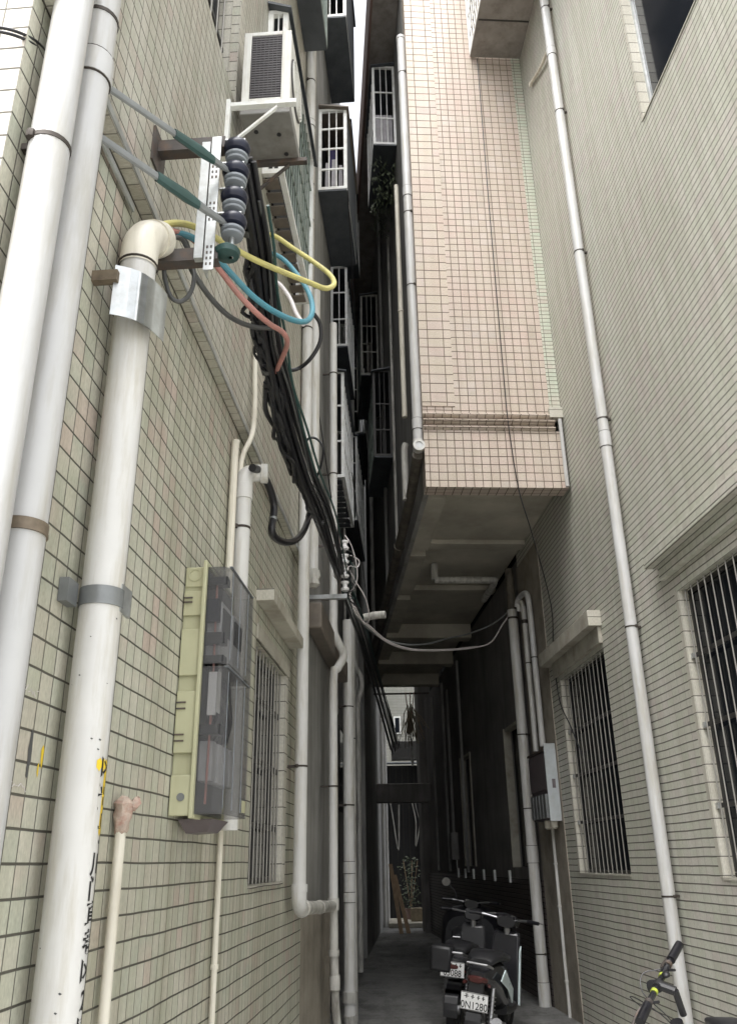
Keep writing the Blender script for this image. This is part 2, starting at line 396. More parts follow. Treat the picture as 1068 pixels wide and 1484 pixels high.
CB = {
'yellow': [(-8.24, 0.09, 3.76), (-8.17, 0.118, 3.861), (-8.08, 0.169, 3.937), (-8.0, 0.23, 3.96), (-7.9, 0.292, 3.977), (-7.78, 0.368, 4.002), (-7.64, 0.448, 4.05), (-7.4, 0.569, 4.152), (-7.25, 0.624, 4.231), (-7.15, 0.655, 4.331), (-7.08, 0.625, 4.449), (-7.0, 0.53, 4.601), (-6.92, 0.401, 4.771), (-6.86, 0.282, 4.918), (-6.85, 0.228, 4.916), (-6.8, 0.203, 4.787)],
'red': [(-8.24, 0.096, 3.753), (-8.15, 0.127, 3.845), (-8.05, 0.168, 3.905), (-8.0, 0.212, 3.889), (-7.9, 0.263, 3.856), (-7.8, 0.321, 3.807), (-7.7, 0.376, 3.782), (-7.55, 0.413, 3.821), (-7.42, 0.447, 3.865), (-7.3, 0.447, 3.877), (-6.98, 0.344, 3.95), (-6.62, 0.255, 4.087)],
'teal': [(-8.22, 0.102, 3.754), (-8.12, 0.131, 3.861), (-8.05, 0.191, 3.893), (-7.95, 0.251, 3.886), (-7.85, 0.316, 3.85), (-7.75, 0.369, 3.831), (-7.62, 0.434, 3.843), (-7.45, 0.499, 3.909), (-7.3, 0.541, 4.008), (-7.2, 0.553, 4.14), (-7.1, 0.52, 4.322), (-7.0, 0.445, 4.516), (-6.92, 0.357, 4.688), (-6.88, 0.278, 4.775), (-6.85, 0.221, 4.774), (-6.8, 0.2, 4.642)],
'pale': [(-7.1, 0.494, 4.132), (-7.05, 0.449, 4.234), (-7.0, 0.403, 4.375), (-6.95, 0.335, 4.508), (-6.9, 0.267, 4.579), (-6.9, 0.238, 4.534), (-6.9, 0.234, 4.424)],
'grey': [(-8.22, 0.095, 3.754), (-8.12, 0.132, 3.847), (-8.05, 0.165, 3.871), (-8.0, 0.173, 3.799), (-7.95, 0.202, 3.752), (-7.85, 0.235, 3.734), (-7.7, 0.272, 3.76), (-7.5, 0.318, 3.851), (-7.3, 0.374, 3.976)],
'greyloop': [(-8.15, 0.118, 3.796), (-8.1, 0.158, 3.852), (-8.05, 0.183, 3.808), (-8.05, 0.209, 3.707), (-8.05, 0.198, 3.626), (-8.06, 0.166, 3.583), (-8.08, 0.134, 3.592), (-8.1, 0.113, 3.658), (-8.12, 0.11, 3.707)],
'b0': [(-8.1, 0.387, 4.23), (-7.95, 0.387, 4.162), (-7.75, 0.379, 4.116), (-7.5, 0.359, 4.05), (-7.2, 0.332, 3.991), (-6.85, 0.321, 3.969), (-6.4, 0.318, 3.922), (-5.7, 0.308, 3.94), (-4.7, 0.295, 4.054), (-3.05, 0.266, 4.157), (-2.2, 0.274, 4.15), (-0.9, 0.278, 4.179), (2.0, 0.256, 4.243), (4.6, 0.282, 4.099), (7.0, 0.345, 3.766)],
'b1': [(-8.1, 0.362, 4.218), (-7.95, 0.362, 4.149), (-7.75, 0.352, 4.103), (-7.5, 0.33, 4.037), (-7.2, 0.302, 3.977), (-6.85, 0.288, 3.954), (-6.4, 0.282, 3.905), (-5.7, 0.267, 3.922), (-4.7, 0.247, 4.034), (-3.05, 0.239, 4.13), (-2.2, 0.244, 4.121), (-0.9, 0.245, 4.146), (2.0, 0.213, 4.203), (4.6, 0.231, 4.052), (7.0, 0.286, 3.713)],
'b2': [(-8.1, 0.414, 4.243), (-7.95, 0.416, 4.175), (-7.75, 0.409, 4.129), (-7.5, 0.391, 4.064), (-7.2, 0.366, 4.005), (-6.85, 0.357, 3.984), (-6.4, 0.358, 3.937), (-5.7, 0.353, 3.958), (-4.7, 0.348, 4.075), (-3.05, 0.296, 4.183), (-2.2, 0.307, 4.179), (-0.9, 0.316, 4.211), (2.0, 0.304, 4.284), (4.6, 0.339, 4.146), (7.0, 0.409, 3.819)],
'b3': [(-8.1, 0.432, 4.219), (-7.95, 0.434, 4.151), (-7.75, 0.428, 4.105), (-7.5, 0.411, 4.039), (-7.2, 0.387, 3.98), (-6.85, 0.38, 3.957), (-6.4, 0.382, 3.909), (-5.7, 0.381, 3.927), (-4.7, 0.38, 4.039), (-3.05, 0.313, 4.141), (-2.2, 0.326, 4.133), (-0.9, 0.338, 4.16), (2.0, 0.33, 4.22), (4.6, 0.37, 4.072), (7.0, 0.445, 3.736)],
'b4': [(-8.1, 0.38, 4.195), (-7.95, 0.38, 4.126), (-7.75, 0.372, 4.079), (-7.5, 0.351, 4.012), (-7.2, 0.323, 3.952), (-6.85, 0.311, 3.928), (-6.4, 0.307, 3.877), (-5.7, 0.295, 3.891), (-4.7, 0.279, 3.998), (-3.05, 0.257, 4.088), (-2.2, 0.263, 4.075), (-0.9, 0.266, 4.095), (2.0, 0.24, 4.139), (4.6, 0.263, 3.978), (7.0, 0.322, 3.63)],
'b5': [(-8.1, 0.405, 4.207), (-7.95, 0.406, 4.138), (-7.75, 0.398, 4.092), (-7.5, 0.379, 4.026), (-7.2, 0.353, 3.966), (-6.85, 0.344, 3.943), (-6.4, 0.342, 3.893), (-5.7, 0.335, 3.909), (-4.7, 0.327, 4.019), (-3.05, 0.283, 4.115), (-2.2, 0.293, 4.104), (-0.9, 0.3, 4.128), (2.0, 0.283, 4.18), (4.6, 0.314, 4.025), (7.0, 0.38, 3.683)],
'hose': [(-6.494, 0.13, 3.63), (-6.361, 0.15, 3.666), (-6.204, 0.17, 3.645), (-6.088, 0.18, 3.584), (-6.095, 0.18, 3.483), (-6.128, 0.18, 3.4), (-5.987, 0.18, 3.402), (-5.672, 0.19, 3.492), (-5.311, 0.2, 3.647), (-4.959, 0.2, 3.855), (-4.714, 0.2, 4.065), (-4.825, 0.22, 4.092)],
'loopblk': [(-5.6, 0.307, 3.987), (-5.7, 0.296, 4.092), (-5.8, 0.332, 4.151), (-5.8, 0.387, 4.163), (-5.8, 0.437, 4.095), (-5.7, 0.416, 4.025), (-5.6, 0.367, 3.958), (-5.5, 0.327, 3.919)],
'loopblk2': [(-7.0, 0.533, 4.265), (-6.95, 0.56, 4.233), (-6.9, 0.554, 4.159), (-6.85, 0.496, 4.087), (-6.8, 0.415, 4.059), (-6.9, 0.34, 4.001), (-7.1, 0.305, 3.938), (-7.2, 0.292, 3.953)],
'comm1': [(-0.259, 7.8, 4.338), (-0.218, 8.0, 4.132), (-0.156, 8.2, 3.94), (-0.049, 8.6, 3.902), (0.175, 9.2, 3.862), (0.429, 9.8, 3.914), (0.707, 10.3, 4.01), (1.055, 10.8, 4.131), (1.422, 11.2, 4.257), (1.662, 11.4, 4.378), (1.849, 11.5, 4.645), (2.009, 11.55, 4.856)],
'comm2': [(-0.266, 8.0, 4.169), (-0.196, 8.15, 3.962), (-0.049, 8.6, 3.88), (0.16, 9.2, 3.886), (0.414, 9.8, 3.972), (0.71, 10.3, 4.097), (1.019, 10.8, 4.287), (1.341, 11.2, 4.449), (1.679, 11.4, 4.621), (1.93, 11.5, 4.813), (2.116, 11.55, 4.966)],
'comm3': [(-0.24, 7.85, 4.334), (-0.143, 8.05, 4.204), (-0.043, 8.2, 4.061), (-0.011, 8.4, 3.921), (-0.042, 8.6, 3.902)],
'comm4': [(-0.186, 7.9, 4.423), (-0.106, 8.0, 4.406), (-0.12, 8.0, 4.333), (-0.209, 7.95, 4.317), (-0.225, 8.0, 4.132), (-0.149, 8.2, 3.976), (-0.063, 8.5, 3.876)],
'tlw1': [(-1.003, 1.6, 3.718), (-0.962, 1.62, 3.73), (-0.934, 1.66, 3.756), (-0.927, 1.72, 3.799), (-0.927, 1.78, 3.823), (-0.933, 1.86, 3.839)],
'tlw2': [(-1.001, 1.6, 3.702), (-0.96, 1.62, 3.713), (-0.935, 1.66, 3.74), (-0.931, 1.72, 3.785), (-0.934, 1.78, 3.812), (-0.94, 1.86, 3.828)],
}
# ================================================================= setting
m = MB(); n_ = 24; half = 220
xs = [-half, -60, -20, -8, -4, -2, 0, 2, 4, 8, 20, 60, half]; ys = [-half, -60, -20, -6, 0, 4, 8, 12, 16, 20, 24, 28, 34, 60, half]
gv = {(i, j): m.v((x, y, 0)) for i, x in enumerate(xs) for j, y in enumerate(ys)}
for i in range(len(xs)-1):
    for j in range(len(ys)-1):
        m.bm.faces.new((gv[i, j], gv[i+1, j], gv[i+1, j+1], gv[i, j+1]))
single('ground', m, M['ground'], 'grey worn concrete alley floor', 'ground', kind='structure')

# ---------------------------------------------------------------- reusable building pieces
def grille(t, parent, fr, s0, s1, z0, z1, o, nbar, hz, r=.0058, hoff=.012, mat='grille_silver', hmat='grille_dark', hh=.016):
    m = MB(fr)
    for i in range(nbar):
        s = s0 + (s1-s0)*(i+.5)/nbar
        m.tube([(s, o, z0+.005), (s, o, z1-.005)], r, 8)
    g = t.part('security_grille', m, M[mat], parent)
    m = MB(fr)
    for z in hz: m.box(s0+.002, s1-.002, o-.006-hoff, o+.006-hoff, z-hh, z+hh)
    t.part('crossbar', m, M[hmat], parent)
    return g
def tiled_window(t, fr, s0, s1, z0, z1, nbar, hz, frame='grille_dark', curtains=None):
    """the pane and its frame set back in the opening, bars just behind the wall face"""
    m = MB(fr); w = .035
    for a, b, c, d in ((s0, s1, z0, z0+w), (s0, s1, z1-w, z1), (s0, s0+w, z0+w, z1-w), (s1-w, s1, z0+w, z1-w), ((s0+s1)/2-w/2, (s0+s1)/2+w/2, z0+w, z1-w)):
        m.box(a+.003, b-.003, -.115, -.08, c+.003, d-.003)
    win = t.part('window', m, M[frame])
    m = MB(fr); m.box(s0+.01, s1-.01, -.104, -.098, z0+.01, z1-.01)
    t.part('pane', m, M['glass_dark'], win)
    if nbar: grille(t, win, fr, s0+.01, s1-.01, z0, z1, -.03, nbar, hz)
    return win
def jamb(t, fr, s, z0, z1, sign, win, depth=.09):
    """pale tile lining on the far reveal, a few mm proud of it"""
    m = MB(fr)
    a, b = (s-.006, s-.001) if sign > 0 else (s+.001, s+.006)
    m.box(a, b, -depth, .004, z0+.002, z1-.002)
    t.part('jamb', m, M['tile_jamb'], win, smooth=False)
def hood(t, fr, s0, s1, z0, z1, o, mat='hood'):
    m = MB(fr); m.box(s0, s1, .0015, o, z0, z1)
    h = t.part('window_hood', m, M[mat], bevel=.006)
    return h

# ================================================================= near left building
lb = Thing('apartment_building', 'beige tiled apartment building along the left with meter box and white downpipes', 'building', L, (-9.065, 0, 0))
WL = (-5.58, -4.44, 1.485, 2.895)          # ground floor window
UL = (-8.6, -7.04, 5.775, 7.6)             # upper window
TOP = 11.6
m = lb.mb(); m.sheet(-9.065, -3.49, 0, 3.945, 0, [WL], .13)
lb.part('wall', m, M['tile_left'], smooth=False)
m = lb.mb(); m.sheet(-9.065, -3.49, 3.945, TOP, .05, [UL], .16)
m.face([(-9.065, 0, 3.945), (-3.49, 0, 3.945), (-3.49, .05, 3.945), (-9.065, .05, 3.945)])
m.face([(-3.49, .05, 3.945), (-3.49, .05, TOP), (-3.49, -.12, TOP), (-3.49, -.12, 3.945)])
lb.part('upper_wall', m, M['tile_left_up'], smooth=False)
m = lb.mb(); m.face([(-9.065, 0, 0), (-9.065, -5, 0), (-9.065, -5, 3.945), (-9.065, 0, 3.945)])
m.face([(-9.065, .05, 3.945), (-9.065, -5, 3.945), (-9.065, -5, TOP), (-9.065, .05, TOP)])
lb.part('end_wall', m, M['tile_left_up'], smooth=False, label='end wall turning away at the corner')
m = lb.mb(); m.box(-9.0, -3.5, -5, -.17, 0, TOP-.02)  # solid near-black block, added in each building to stop light
lb.part('core', m, M['dark_room'], smooth=False)
m = lb.mb(); m.box(-9.1, -3.4, -5, .12, TOP, TOP+.25)
lb.part('roof', m, M['hood'])
m = lb.mb(); m.box(-9.03, -3.52, .0505, .056, 3.952, 3.985)
lb.part('drip_strip', m, M['galv'])
wl = tiled_window(lb, L, *WL, 10, (2.585, 2.2, 1.82))
jamb(lb, L, WL[1], WL[2], WL[3], 1, wl)
m = lb.mb(); m.box(WL[0]-.0, WL[1]+.12, .002, .012, WL[3]+.004, WL[3]+.10)
lb.part('lintel', m, M['hood'], wl)
m = lb.mb(); m.box(WL[0], WL[1], -.07, .012, WL[2]-.014, WL[2]-.001)
lb.part('sill', m, M['tile_jamb'], wl)
m = lb.mb(); m.box(WL[1]+.002, WL[1]+.115, .001, .005, WL[2], WL[3])
lb.part('side_trim', m, M['tile_jamb'], wl, smooth=False)
h = hood(lb, L, -5.63, -4.33, 3.125, 3.205, .115)
m = lb.mb(); m.box(-5.636, -5.631, .002, .115, 3.127, 3.203)
lb.part('hood_end_tile', m, M['tile_jamb'], h)
ul = tiled_window(lb, L, *UL, 12, (6.2, 6.7, 7.2))
jamb(lb, L, UL[1], UL[2], UL[3], 1, ul, .09)
m = lb.mb(); m.box(UL[1]+.0, UL[1]+.1, .0505, .056, UL[2]-.02, UL[3])
lb.part('side_trim', m, M['tile_jamb'], ul, smooth=False)
# stains, chips and scribbles on the tiles
m = lb.mb()
def blob(mm, s, z, w, hgt, o, n=14, j=.25):
    pts = []
    for i in range(n):
        t = 2*math.pi*i/n; q = 1+random.uniform(-j, j)
        pts.append((s+w*math.cos(t)*q, o, z+hgt*math.sin(t)*q))
    mm.face(pts)
blob(m, -8.46, 1.885, .012, .055, .0012); blob(m, -8.462, 1.83, .006, .02, .0014)
lb.part('stain', m, M['grey_cable'])
m = lb.mb(); blob(m, -8.385, 1.875, .010, .03, .0012, 10, .4); blob(m, -8.40, 1.84, .005, .02, .0012, 9, .4)
lb.part('paint_smear', m, M['yellow_paint'])
m = lb.mb()
for s0, z0 in ((-8.55, 2.03), (-8.55, 1.79)):
    for i in range(6):
        a = s0 + i*.016; m.tube([(a, .002, z0+random.uniform(-.008, .008)), (a+.012, .002, z0+random.uniform(-.012, .012))], .0012, 5)
lb.part('chalk_scribble', m, M['palecable'])
# security cages on the upper storeys
def cage(t, fr, s0, s1, o0, o1, z0, z1, endbars=3, endrows=(), sidebars=10, siderows=(.5,), endmat='white_paint', sidemat='cage_green', floor='sheet_brown', slats=0, roof='sheet_dark', rf=.16, cloth=None, r=.012, inner='dark_room', panel=None):
    m = MB(fr); w = .02
    # frame of square tube: near end, far end, edges
    for s in (s0, s1-2*w):
        m.box(s, s+2*w, o1-2*w, o1, z0, z1); m.box(s, s+2*w, o0+.002, o0+2*w, z0, z1)
        m.box(s+.001, s+2*w-.001, o0+2*w, o1-2*w, z0, z0+2*w); m.box(s+.001, s+2*w-.001, o0+2*w, o1-2*w, z1-2*w, z1)
    m.box(s0+2*w, s1-2*w, o1-2*w, o1-.001, z0, z0+2*w); m.box(s0+2*w, s1-2*w, o1-2*w, o1-.001, z1-2*w, z1)
    c = t.part('window_cage', m, M[endmat])
    m = MB(fr)
    for i in range(1, endbars):
        o = o0+2*w + (o1-o0-4*w)*i/endbars; m.tube([(s0+w, o, z0+w), (s0+w, o, z1-w)], r*.75, 6)
    for f in endrows:
        z = z0+(z1-z0)*f; m.box(s0+w-.008, s0+w+.008, o0+2*w, o1-2*w, z-.012, z+.012)
    if endbars or endrows: t.part('end_grille', m, M[endmat], c)
    m = MB(fr)
    for i in range(1, sidebars):
        s = s0+2*w+(s1-s0-4*w)*i/sidebars; m.tube([(s, o1-w, z0+w), (s, o1-w, z1-w)], r*.8, 6)
    for f in siderows:
        z = z0+(z1-z0)*f; m.box(s0+2*w, s1-2*w, o1-w-.007, o1-w+.007, z-.01, z+.01)
    t.part('side_grille', m, M[sidemat], c)
    m = MB(fr)
    if slats:
        for i in range(slats):
            a = s0+.03+(s1-s0-.06)*i/slats; b = a+(s1-s0-.06)/slats
            m.hexa([(a, o0+.003, z0-.03), (b-.012, o0+.003, z0-.008), (b-.012, o1-.045, z0-.008), (a, o1-.045, z0-.03)],
                   [(a, o0+.003, z0-.02), (b-.012, o0+.003, z0-.002), (b-.012, o1-.045, z0-.002), (a, o1-.045, z0-.02)])
    else:
        m.box(s0+.005, s1-.005, o0+.003, o1-.005, z0-.025, z0-.002)
    t.part('floor_tray', m, M[floor], c)
    m = MB(fr); m.hexa([(s0-.05, o0+.003, z1+.02), (s1+.05, o0+.003, z1+.02), (s1+.05, o1+rf, z1-.05), (s0-.05, o1+rf, z1-.05)],
                       [(s0-.05, o0+.003, z1+.045), (s1+.05, o0+.003, z1+.045), (s1+.05, o1+rf, z1-.03), (s0-.05, o1+rf, z1-.03)])
    t.part('cage_roof', m, M[roof], c)
    m = MB(fr); m.box(s0+.06, s1-.06, o0+.004, o0+.02, z0+.05, z1-.05)
    t.part('pane', m, M[inner], c)  # flat dark sheet stands in for the shaded room behind the bars
    if panel:
        m = MB(fr); m.box(s0+.06, s1-.06, o1-.005, o1+.004, z0+.02, z1-.02); t.part('side_panel', m, M[panel], c)
    return c
cage(lb, L, -6.22, -4.72, .05, .205, 6.03, 7.66, 2, (.66,), 14, (.25, .5, .75), sidemat='cage_green', endmat='white_paint', slats=11, floor='sheet_brown', rf=.03, r=.008)
cage(lb, L, -6.1, -4.40, .05, .29, 9.5, 11.4, 2, (.35,), 12, (.5,), endmat='cage_green', floor='sheet_dark', rf=.03)

# ================================================================= grey middle-left building
gb = Thing('apartment_building', 'grey rendered apartment building behind the white downpipes with cages over the alley', 'building', L, (-3.485, 0, 0))
m = gb.mb(); m.sheet(-3.485, -1.44, 1.26, 17, -.012)
m.face([(-1.44, -.012, 1.26), (-1.44, -.5, 1.26), (-1.44, -.5, 17), (-1.44, -.012, 17)])
gb.part('wall', m, M['stucco_grey'], smooth=False)
m = gb.mb(); m.box(-3.485, -1.42, -.5, .0, 0, 1.26)
gb.part('plinth', m, M['stucco_tan'], bevel=.01)
m = gb.mb(); m.box(-3.3, -.75, -.01, .13, 3.56, 3.80)
gb.part('ledge', m, M['sheet_brown'], bevel=.015, label='brown concrete ledge above the grey wall')
m = gb.mb(); m.box(-3.48, -1.45, -5, -.03, 0, 16.9)
gb.part('core', m, M['dark_room'], smooth=False)
cA = cage(gb, L, -2.79, -1.38, -.01, .345, 9.14, 10.46, 3, (.25, .5, .75), 9, (.33, .66), sidemat='cage_green', floor='sheet_dark', rf=.03, roof='sheet_brown', panel='sheet_dark')
m = gb.mb()
for a, b, z0, z1 in ((.05, .12, 9.2, 9.75), (.13, .2, 9.3, 9.8), (.22, .28, 9.25, 9.7)):
    m.hexa([(-2.6, a, z0), (-2.55, a, z0), (-2.55, b, z0), (-2.6, b, z0)], [(-2.6, a+.01, z1), (-2.58, a+.01, z1), (-2.58, b-.01, z1), (-2.6, b-.01, z1)])
gb.part('laundry', m, M['curtain'], cA)
m = gb.mb(); m.box(-2.5, -2.47, .1, .2, 9.75, 10.1); gb.part('laundry', m, M['curtain_blue'], cA)
cage(gb, L, -2.75, -1.35, -.01, .345, 12.2, 13.9, 3, (.3, .6), 12, (.33, .66), sidemat='white_paint', floor='sheet_dark', rf=.03, panel='sheet_dark')
cage(gb, L, -2.75, -1.35, -.01, .345, 15.0, 16.6, 3, (.3, .6), 9, (.33, .66), sidemat='white_paint', floor='sheet_dark', rf=.03)

# ================================================================= deep-left dark building
db = Thing('apartment_building', 'sooty rendered building deep on the left side of the alley', 'building', L2, (0, 0, 0))
m = db.mb(); m.sheet(-1.2, 15.2, 0, 17, -.16)
m.face([(-1.2, -.16, 0), (-1.2, -.9, 0), (-1.2, -.9, 17), (-1.2, -.16, 17)])
m.face([(15.2, -.16, 0), (15.2, -4, 0), (15.2, -4, 17), (15.2, -.16, 17)])
db.part('wall', m, M['stucco_dark'], smooth=False)
m = db.mb(); m.box(6.5, 15.2, -.158, .0, 0, 6.2); db.part('lower_bay', m, M['stucco_dark'])
m = db.mb(); m.box(-1.15, 15.15, -5, -.2, 0, 16.9); db.part('core', m, M['dark_room'], smooth=False)
cage(db, L2, -.95, .80, -.158, .20, 6.1, 7.68, 2, (.33, .66), 10, (.33, .66), sidemat='white_paint', slats=9, floor='sheet_dark', rf=.03, roof='sheet_dark')
cage(db, L2, .9, 2.6, -.158, .12, 9.3, 10.9, 2, (.33, .66), 9, (.33, .66), sidemat='white_paint', floor='sheet_dark', rf=.02)
cage(db, L2, 3.2, 5.4, -.158, .12, 7.2, 8.9, 2, (.33, .66), 9, (.33, .66), sidemat='white_paint', floor='sheet_dark', rf=.02)
cage(db, L2, 5.8, 8.2, -.158, .15, 10.3, 12.0, 2, (.33, .66), 9, (.33, .66), sidemat='white_paint', floor='sheet_dark', rf=.02)
cage(db, L2, 1.0, 3.4, -.158, .2, 12.6, 14.3, 2, (.33, .66), 9, (.33, .66), sidemat='white_paint', floor='sheet_dark', rf=.02)
for a, b, z in ((2.2, 3.4, 2.3), (4.8, 5.9, 2.4)):
    m = db.mb(); m.box(a, b, -.165, -.14, z, z+1.2); w_ = db.part('window', m, M['grille_dark'])
    m = db.mb(); m.box(a+.06, b-.06, -.139, -.134, z+.06, z+1.14); db.part('pane', m, M['glass_dark'], w_)

# ================================================================= near right building
rb = Thing('apartment_building', 'cream strip-tiled apartment building along the right with two barred windows', 'building', R, (-9, 0, 0))
W1 = (-6.15, -4.28, 1.462, 3.52); W2 = (-2.43, -.86, 1.46, 3.51); UW = (-7.6, -5.13, 7.555, 9.3)
RT = 13.0
m = rb.mb(); m.sheet(-9.0, .70, 0, RT, 0, [W1, W2, UW], .13)
rb.part('wall', m, M['tile_right'], smooth=False)
m = rb.mb(); m.face([(-9, 0, 0), (-9, -5, 0), (-9, -5, RT), (-9, 0, RT)])
rb.part('end_wall', m, M['tile_right'], smooth=False)
m = rb.mb(); m.box(-8.95, .68, -5, -.18, 0, RT-.1); rb.part('core', m, M['dark_room'], smooth=False)
m = rb.mb(); m.box(-9.1, -2.03, -5, .1, RT, RT+.25); rb.part('roof', m, M['hood'])
w1 = tiled_window(rb, R, *W1, 16, (3.0, 2.49, 1.93), frame='grille_dark')
w2 = tiled_window(rb, R, *W2, 12, (2.915, 2.44, 1.96), frame='grille_dark')
uw = tiled_window(rb, R, *UW, 0, (), frame='galv')
for W_, w_ in ((W1, w1), (W2, w2), (UW, uw)):
    jamb(rb, R, W_[1], W_[2], W_[3], 1, w_, .12 if w_ is uw else .1)
    m = rb.mb(); m.box(W_[1]+.001, W_[1]+(.03 if w_ is uw else .05), .001, .005, W_[2]-.001, W_[3])
    rb.part('side_trim', m, M['tile_jamb'], w_, smooth=False)
    m = rb.mb(); m.box(W_[0], W_[1], -.07, .008, W_[2]-.014, W_[2]-.001); rb.part('sill', m, M['tile_jamb'], w_)
for w_, W_, zz in ((w1, W1, (3.0, 2.49, 1.93)), (w2, W2, (2.915, 2.44, 1.96))):
    m = rb.mb()
    for z in zz: m.box(W_[1]-.055, W_[1]-.003, -.034, -.02, z-.02, z+.02)
    rb.part('grille_bracket', m, M['galv'], w_)
hh = hood(rb, R, -6.5, -4.02, 3.785, 3.90, .13, 'tile_right')
m = rb.mb(); m.box(-6.5, -4.1, .0015, .05, 3.66, 3.784); rb.part('hood_soffit_step', m, M['tile_right'], hh)
hh = hood(rb, R, -2.47, -.50, 3.725, 3.885, .135, 'hood')
m = rb.mb(); m.box(-2.476, -2.471, .002, .134, 3.727, 3.883); rb.part('hood_end_tile', m, M['tile_jamb'], hh)
m = rb.mb(); m.box(-2.45, -.7, .0015, .04, 3.56, 3.724); rb.part('hood_soffit_step', m, M['hood'], hh)
# bare render strip at the end of the tiles
m = rb.mb(); m.box(-.44, .715, .001, .012, 0, 5.40); rb.part('render_strip', m, M['stucco_tan'], label='bare brown cement strip beside the meter cabinet')

# ================================================================= dark right building beneath the overhang
rd = Thing('building', 'unlit rendered building on the right under the overhang with dark windows', 'building', R, (.7, 0, 0))
D1 = (1.35, 2.42, 1.50, 3.42); D2 = (5.5, 6.62, 1.5, 3.46)
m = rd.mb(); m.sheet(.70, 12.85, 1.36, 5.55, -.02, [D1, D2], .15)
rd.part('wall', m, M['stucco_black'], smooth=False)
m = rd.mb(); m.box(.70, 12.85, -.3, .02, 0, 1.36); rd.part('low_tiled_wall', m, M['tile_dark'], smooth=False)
m = rd.mb(); m.box(.72, 12.83, -5, -.2, 0, 13.5); rd.part('core', m, M['dark_room'], smooth=False)
for D in (D1, D2):
    m = rd.mb(); w = .05
    m.box(D[1]-.04, D[1]-.003, -.10, .015, D[2], D[3]); m.box(D[0]+.003, D[0]+.04, -.1, .0, D[2], D[3]); m.box(D[0]+.04, D[1]-.06, -.1, .0, D[3]-.05, D[3]-.004)
    w_ = rd.part('window', m, M['hood'])
    m = rd.mb(); m.box(D[0]+.01, D[1]-.01, -.14, -.13, D[2]+.01, D[3]-.01); rd.part('pane', m, M['glass_dark'], w_)
for s in (2.56, 3.67, 4.59, 5.58, 6.46, 7.3):
    m = rd.mb(); m.box(s-.035, s+.035, .021, .05, 1.30, 1.46); rd.part('ledge_bracket', m, M['white_paint'])
m = rd.mb(); m.box(12.1, 12.85, -.3, .14, 0, 6.3); rd.part('pier', m, M['stucco_black'])
for s in (6.15, 8.4, 10.2):
    m = rd.mb(); m.tube([(s, .03, 1.4), (s, .03, 5.3)], .03, 8); rd.part('drainpipe', m, M['stucco_dark'])

# ================================================================= overhanging pink building
pk = Thing('overhanging_building', 'pink tiled upper storeys bridging over the alley on a bare concrete soffit', 'building', R, (-2.0, 0, 5.42))
PT = 16.2; S0 = -2.0
m = pk.mb(); m.box(S0, S0+.2, .13, 1.24, 6.45, PT); pk.part('front_wall', m, M['tile_pink'], smooth=False)
m = pk.mb(); m.box(S0-.012, S0+.2, 1.24, 1.62, 6.45, PT); pk.part('corner_strip', m, M['tile_pink_strip'], smooth=False)
m = pk.mb(); m.box(S0-.004, S0+.2, -.02, .13, 6.45, PT); pk.part('corner_strip', m, M['tile_green_strip'], smooth=False, label='narrow pale green tile strip at the right corner')
m = pk.mb(); m.box(S0-.025, S0+.2, .02, 1.62, 5.42, 6.13); pk.part('fascia', m, M['tile_pink'], smooth=False)
m = pk.mb()
for z0, z1, o in ((6.13, 6.19, .045), (6.215, 6.275, .06), (6.30, 6.36, .04)):
    pts = [(S0-o*math.sin(math.pi*i/8), .12, z0+(z1-z0)*i/8) for i in range(9)]
    m.prism([(S0+.05, .12, z0)]+pts+[(S0+.05, .12, z1)], (0, 1.5*1, 0)) if False else None
    A = [(S0+.05, z0)]+[(S0-.018-o*math.sin(math.pi*i/8), z0+(z1-z0)*i/8) for i in range(9)]+[(S0+.05, z1)]
    lo = [m.v((a, .10, z)) for a, z in A]; hi = [m.v((a, 1.625, z)) for a, z in A]
    m.bm.faces.new(lo[::-1]); m.bm.faces.new(hi)
    for i in range(len(A)): m.bm.faces.new((lo[i], lo[(i+1) % len(A)], hi[(i+1) % len(A)], hi[i]))
m.box(S0, S0+.2, .10, 1.62, 6.19, 6.215); m.box(S0, S0+.2, .1, 1.62, 6.275, 6.30); m.box(S0, S0+.2, .1, 1.62, 6.36, 6.45)
pk.part('cornice', m, M['tile_pink'], label='ribbed pink cornice stained brown in its grooves')
m = pk.mb(); m.box(S0+.006, S0+.19, .1, 1.621, 6.125, 6.135)
m = pk.mb(); m.box(S0+.2, 9.2, 1.56, 1.618, 5.43, PT); pk.part('side_wall', m, M['stucco_grey'], smooth=False)
m = pk.mb(); m.box(S0+.2, 9.2, .0, 1.56, 5.62, 5.75); pk.part('soffit', m, M['soffit'], smooth=False)
m = pk.mb(); m.box(S0+.2, 9.15, -.1, 1.5, 5.76, PT-.1); pk.part('core', m, M['dark_room'], smooth=False)
m = pk.mb(); m.box(9.2, 9.3, -.1, 1.6, 5.43, PT); pk.part('back_wall', m, M['stucco_dark'], smooth=False)
for s0, s1, z0 in ((S0+.2, S0+.36, 5.53), (.12, .34, 5.55), (2.15, 2.40, 5.53), (4.5, 4.8, 5.36), (6.7, 7.0, 5.36), (8.9, 9.18, 5.36)):
    m = pk.mb(); m.box(s0, s1, .004, 1.557, z0, 5.618); pk.part('cross_beam', m, M['soffit'], bevel=.01)
m = pk.mb()
for a, b in ((S0+.362, .118), (.342, 2.148), (2.402, 4.498), (4.802, 6.698), (7.002, 8.898)):
    m.box(a, b, 1.34, 1.555, 5.45, 5.617)
pk.part('edge_beam', m, M['soffit'])
m = pk.mb(); m.box(-2.06, -1.93, -.0, .155, 6.30, 6.43); pk.part('tile_cap', m, M['tile_jamb'])
m = pk.mb(); m.tube([(-2.06, .045, 6.27), (-2.06, .045, 5.42), ], .022, 10); pk.part('corner_trim', m, M['pvc_clean'])
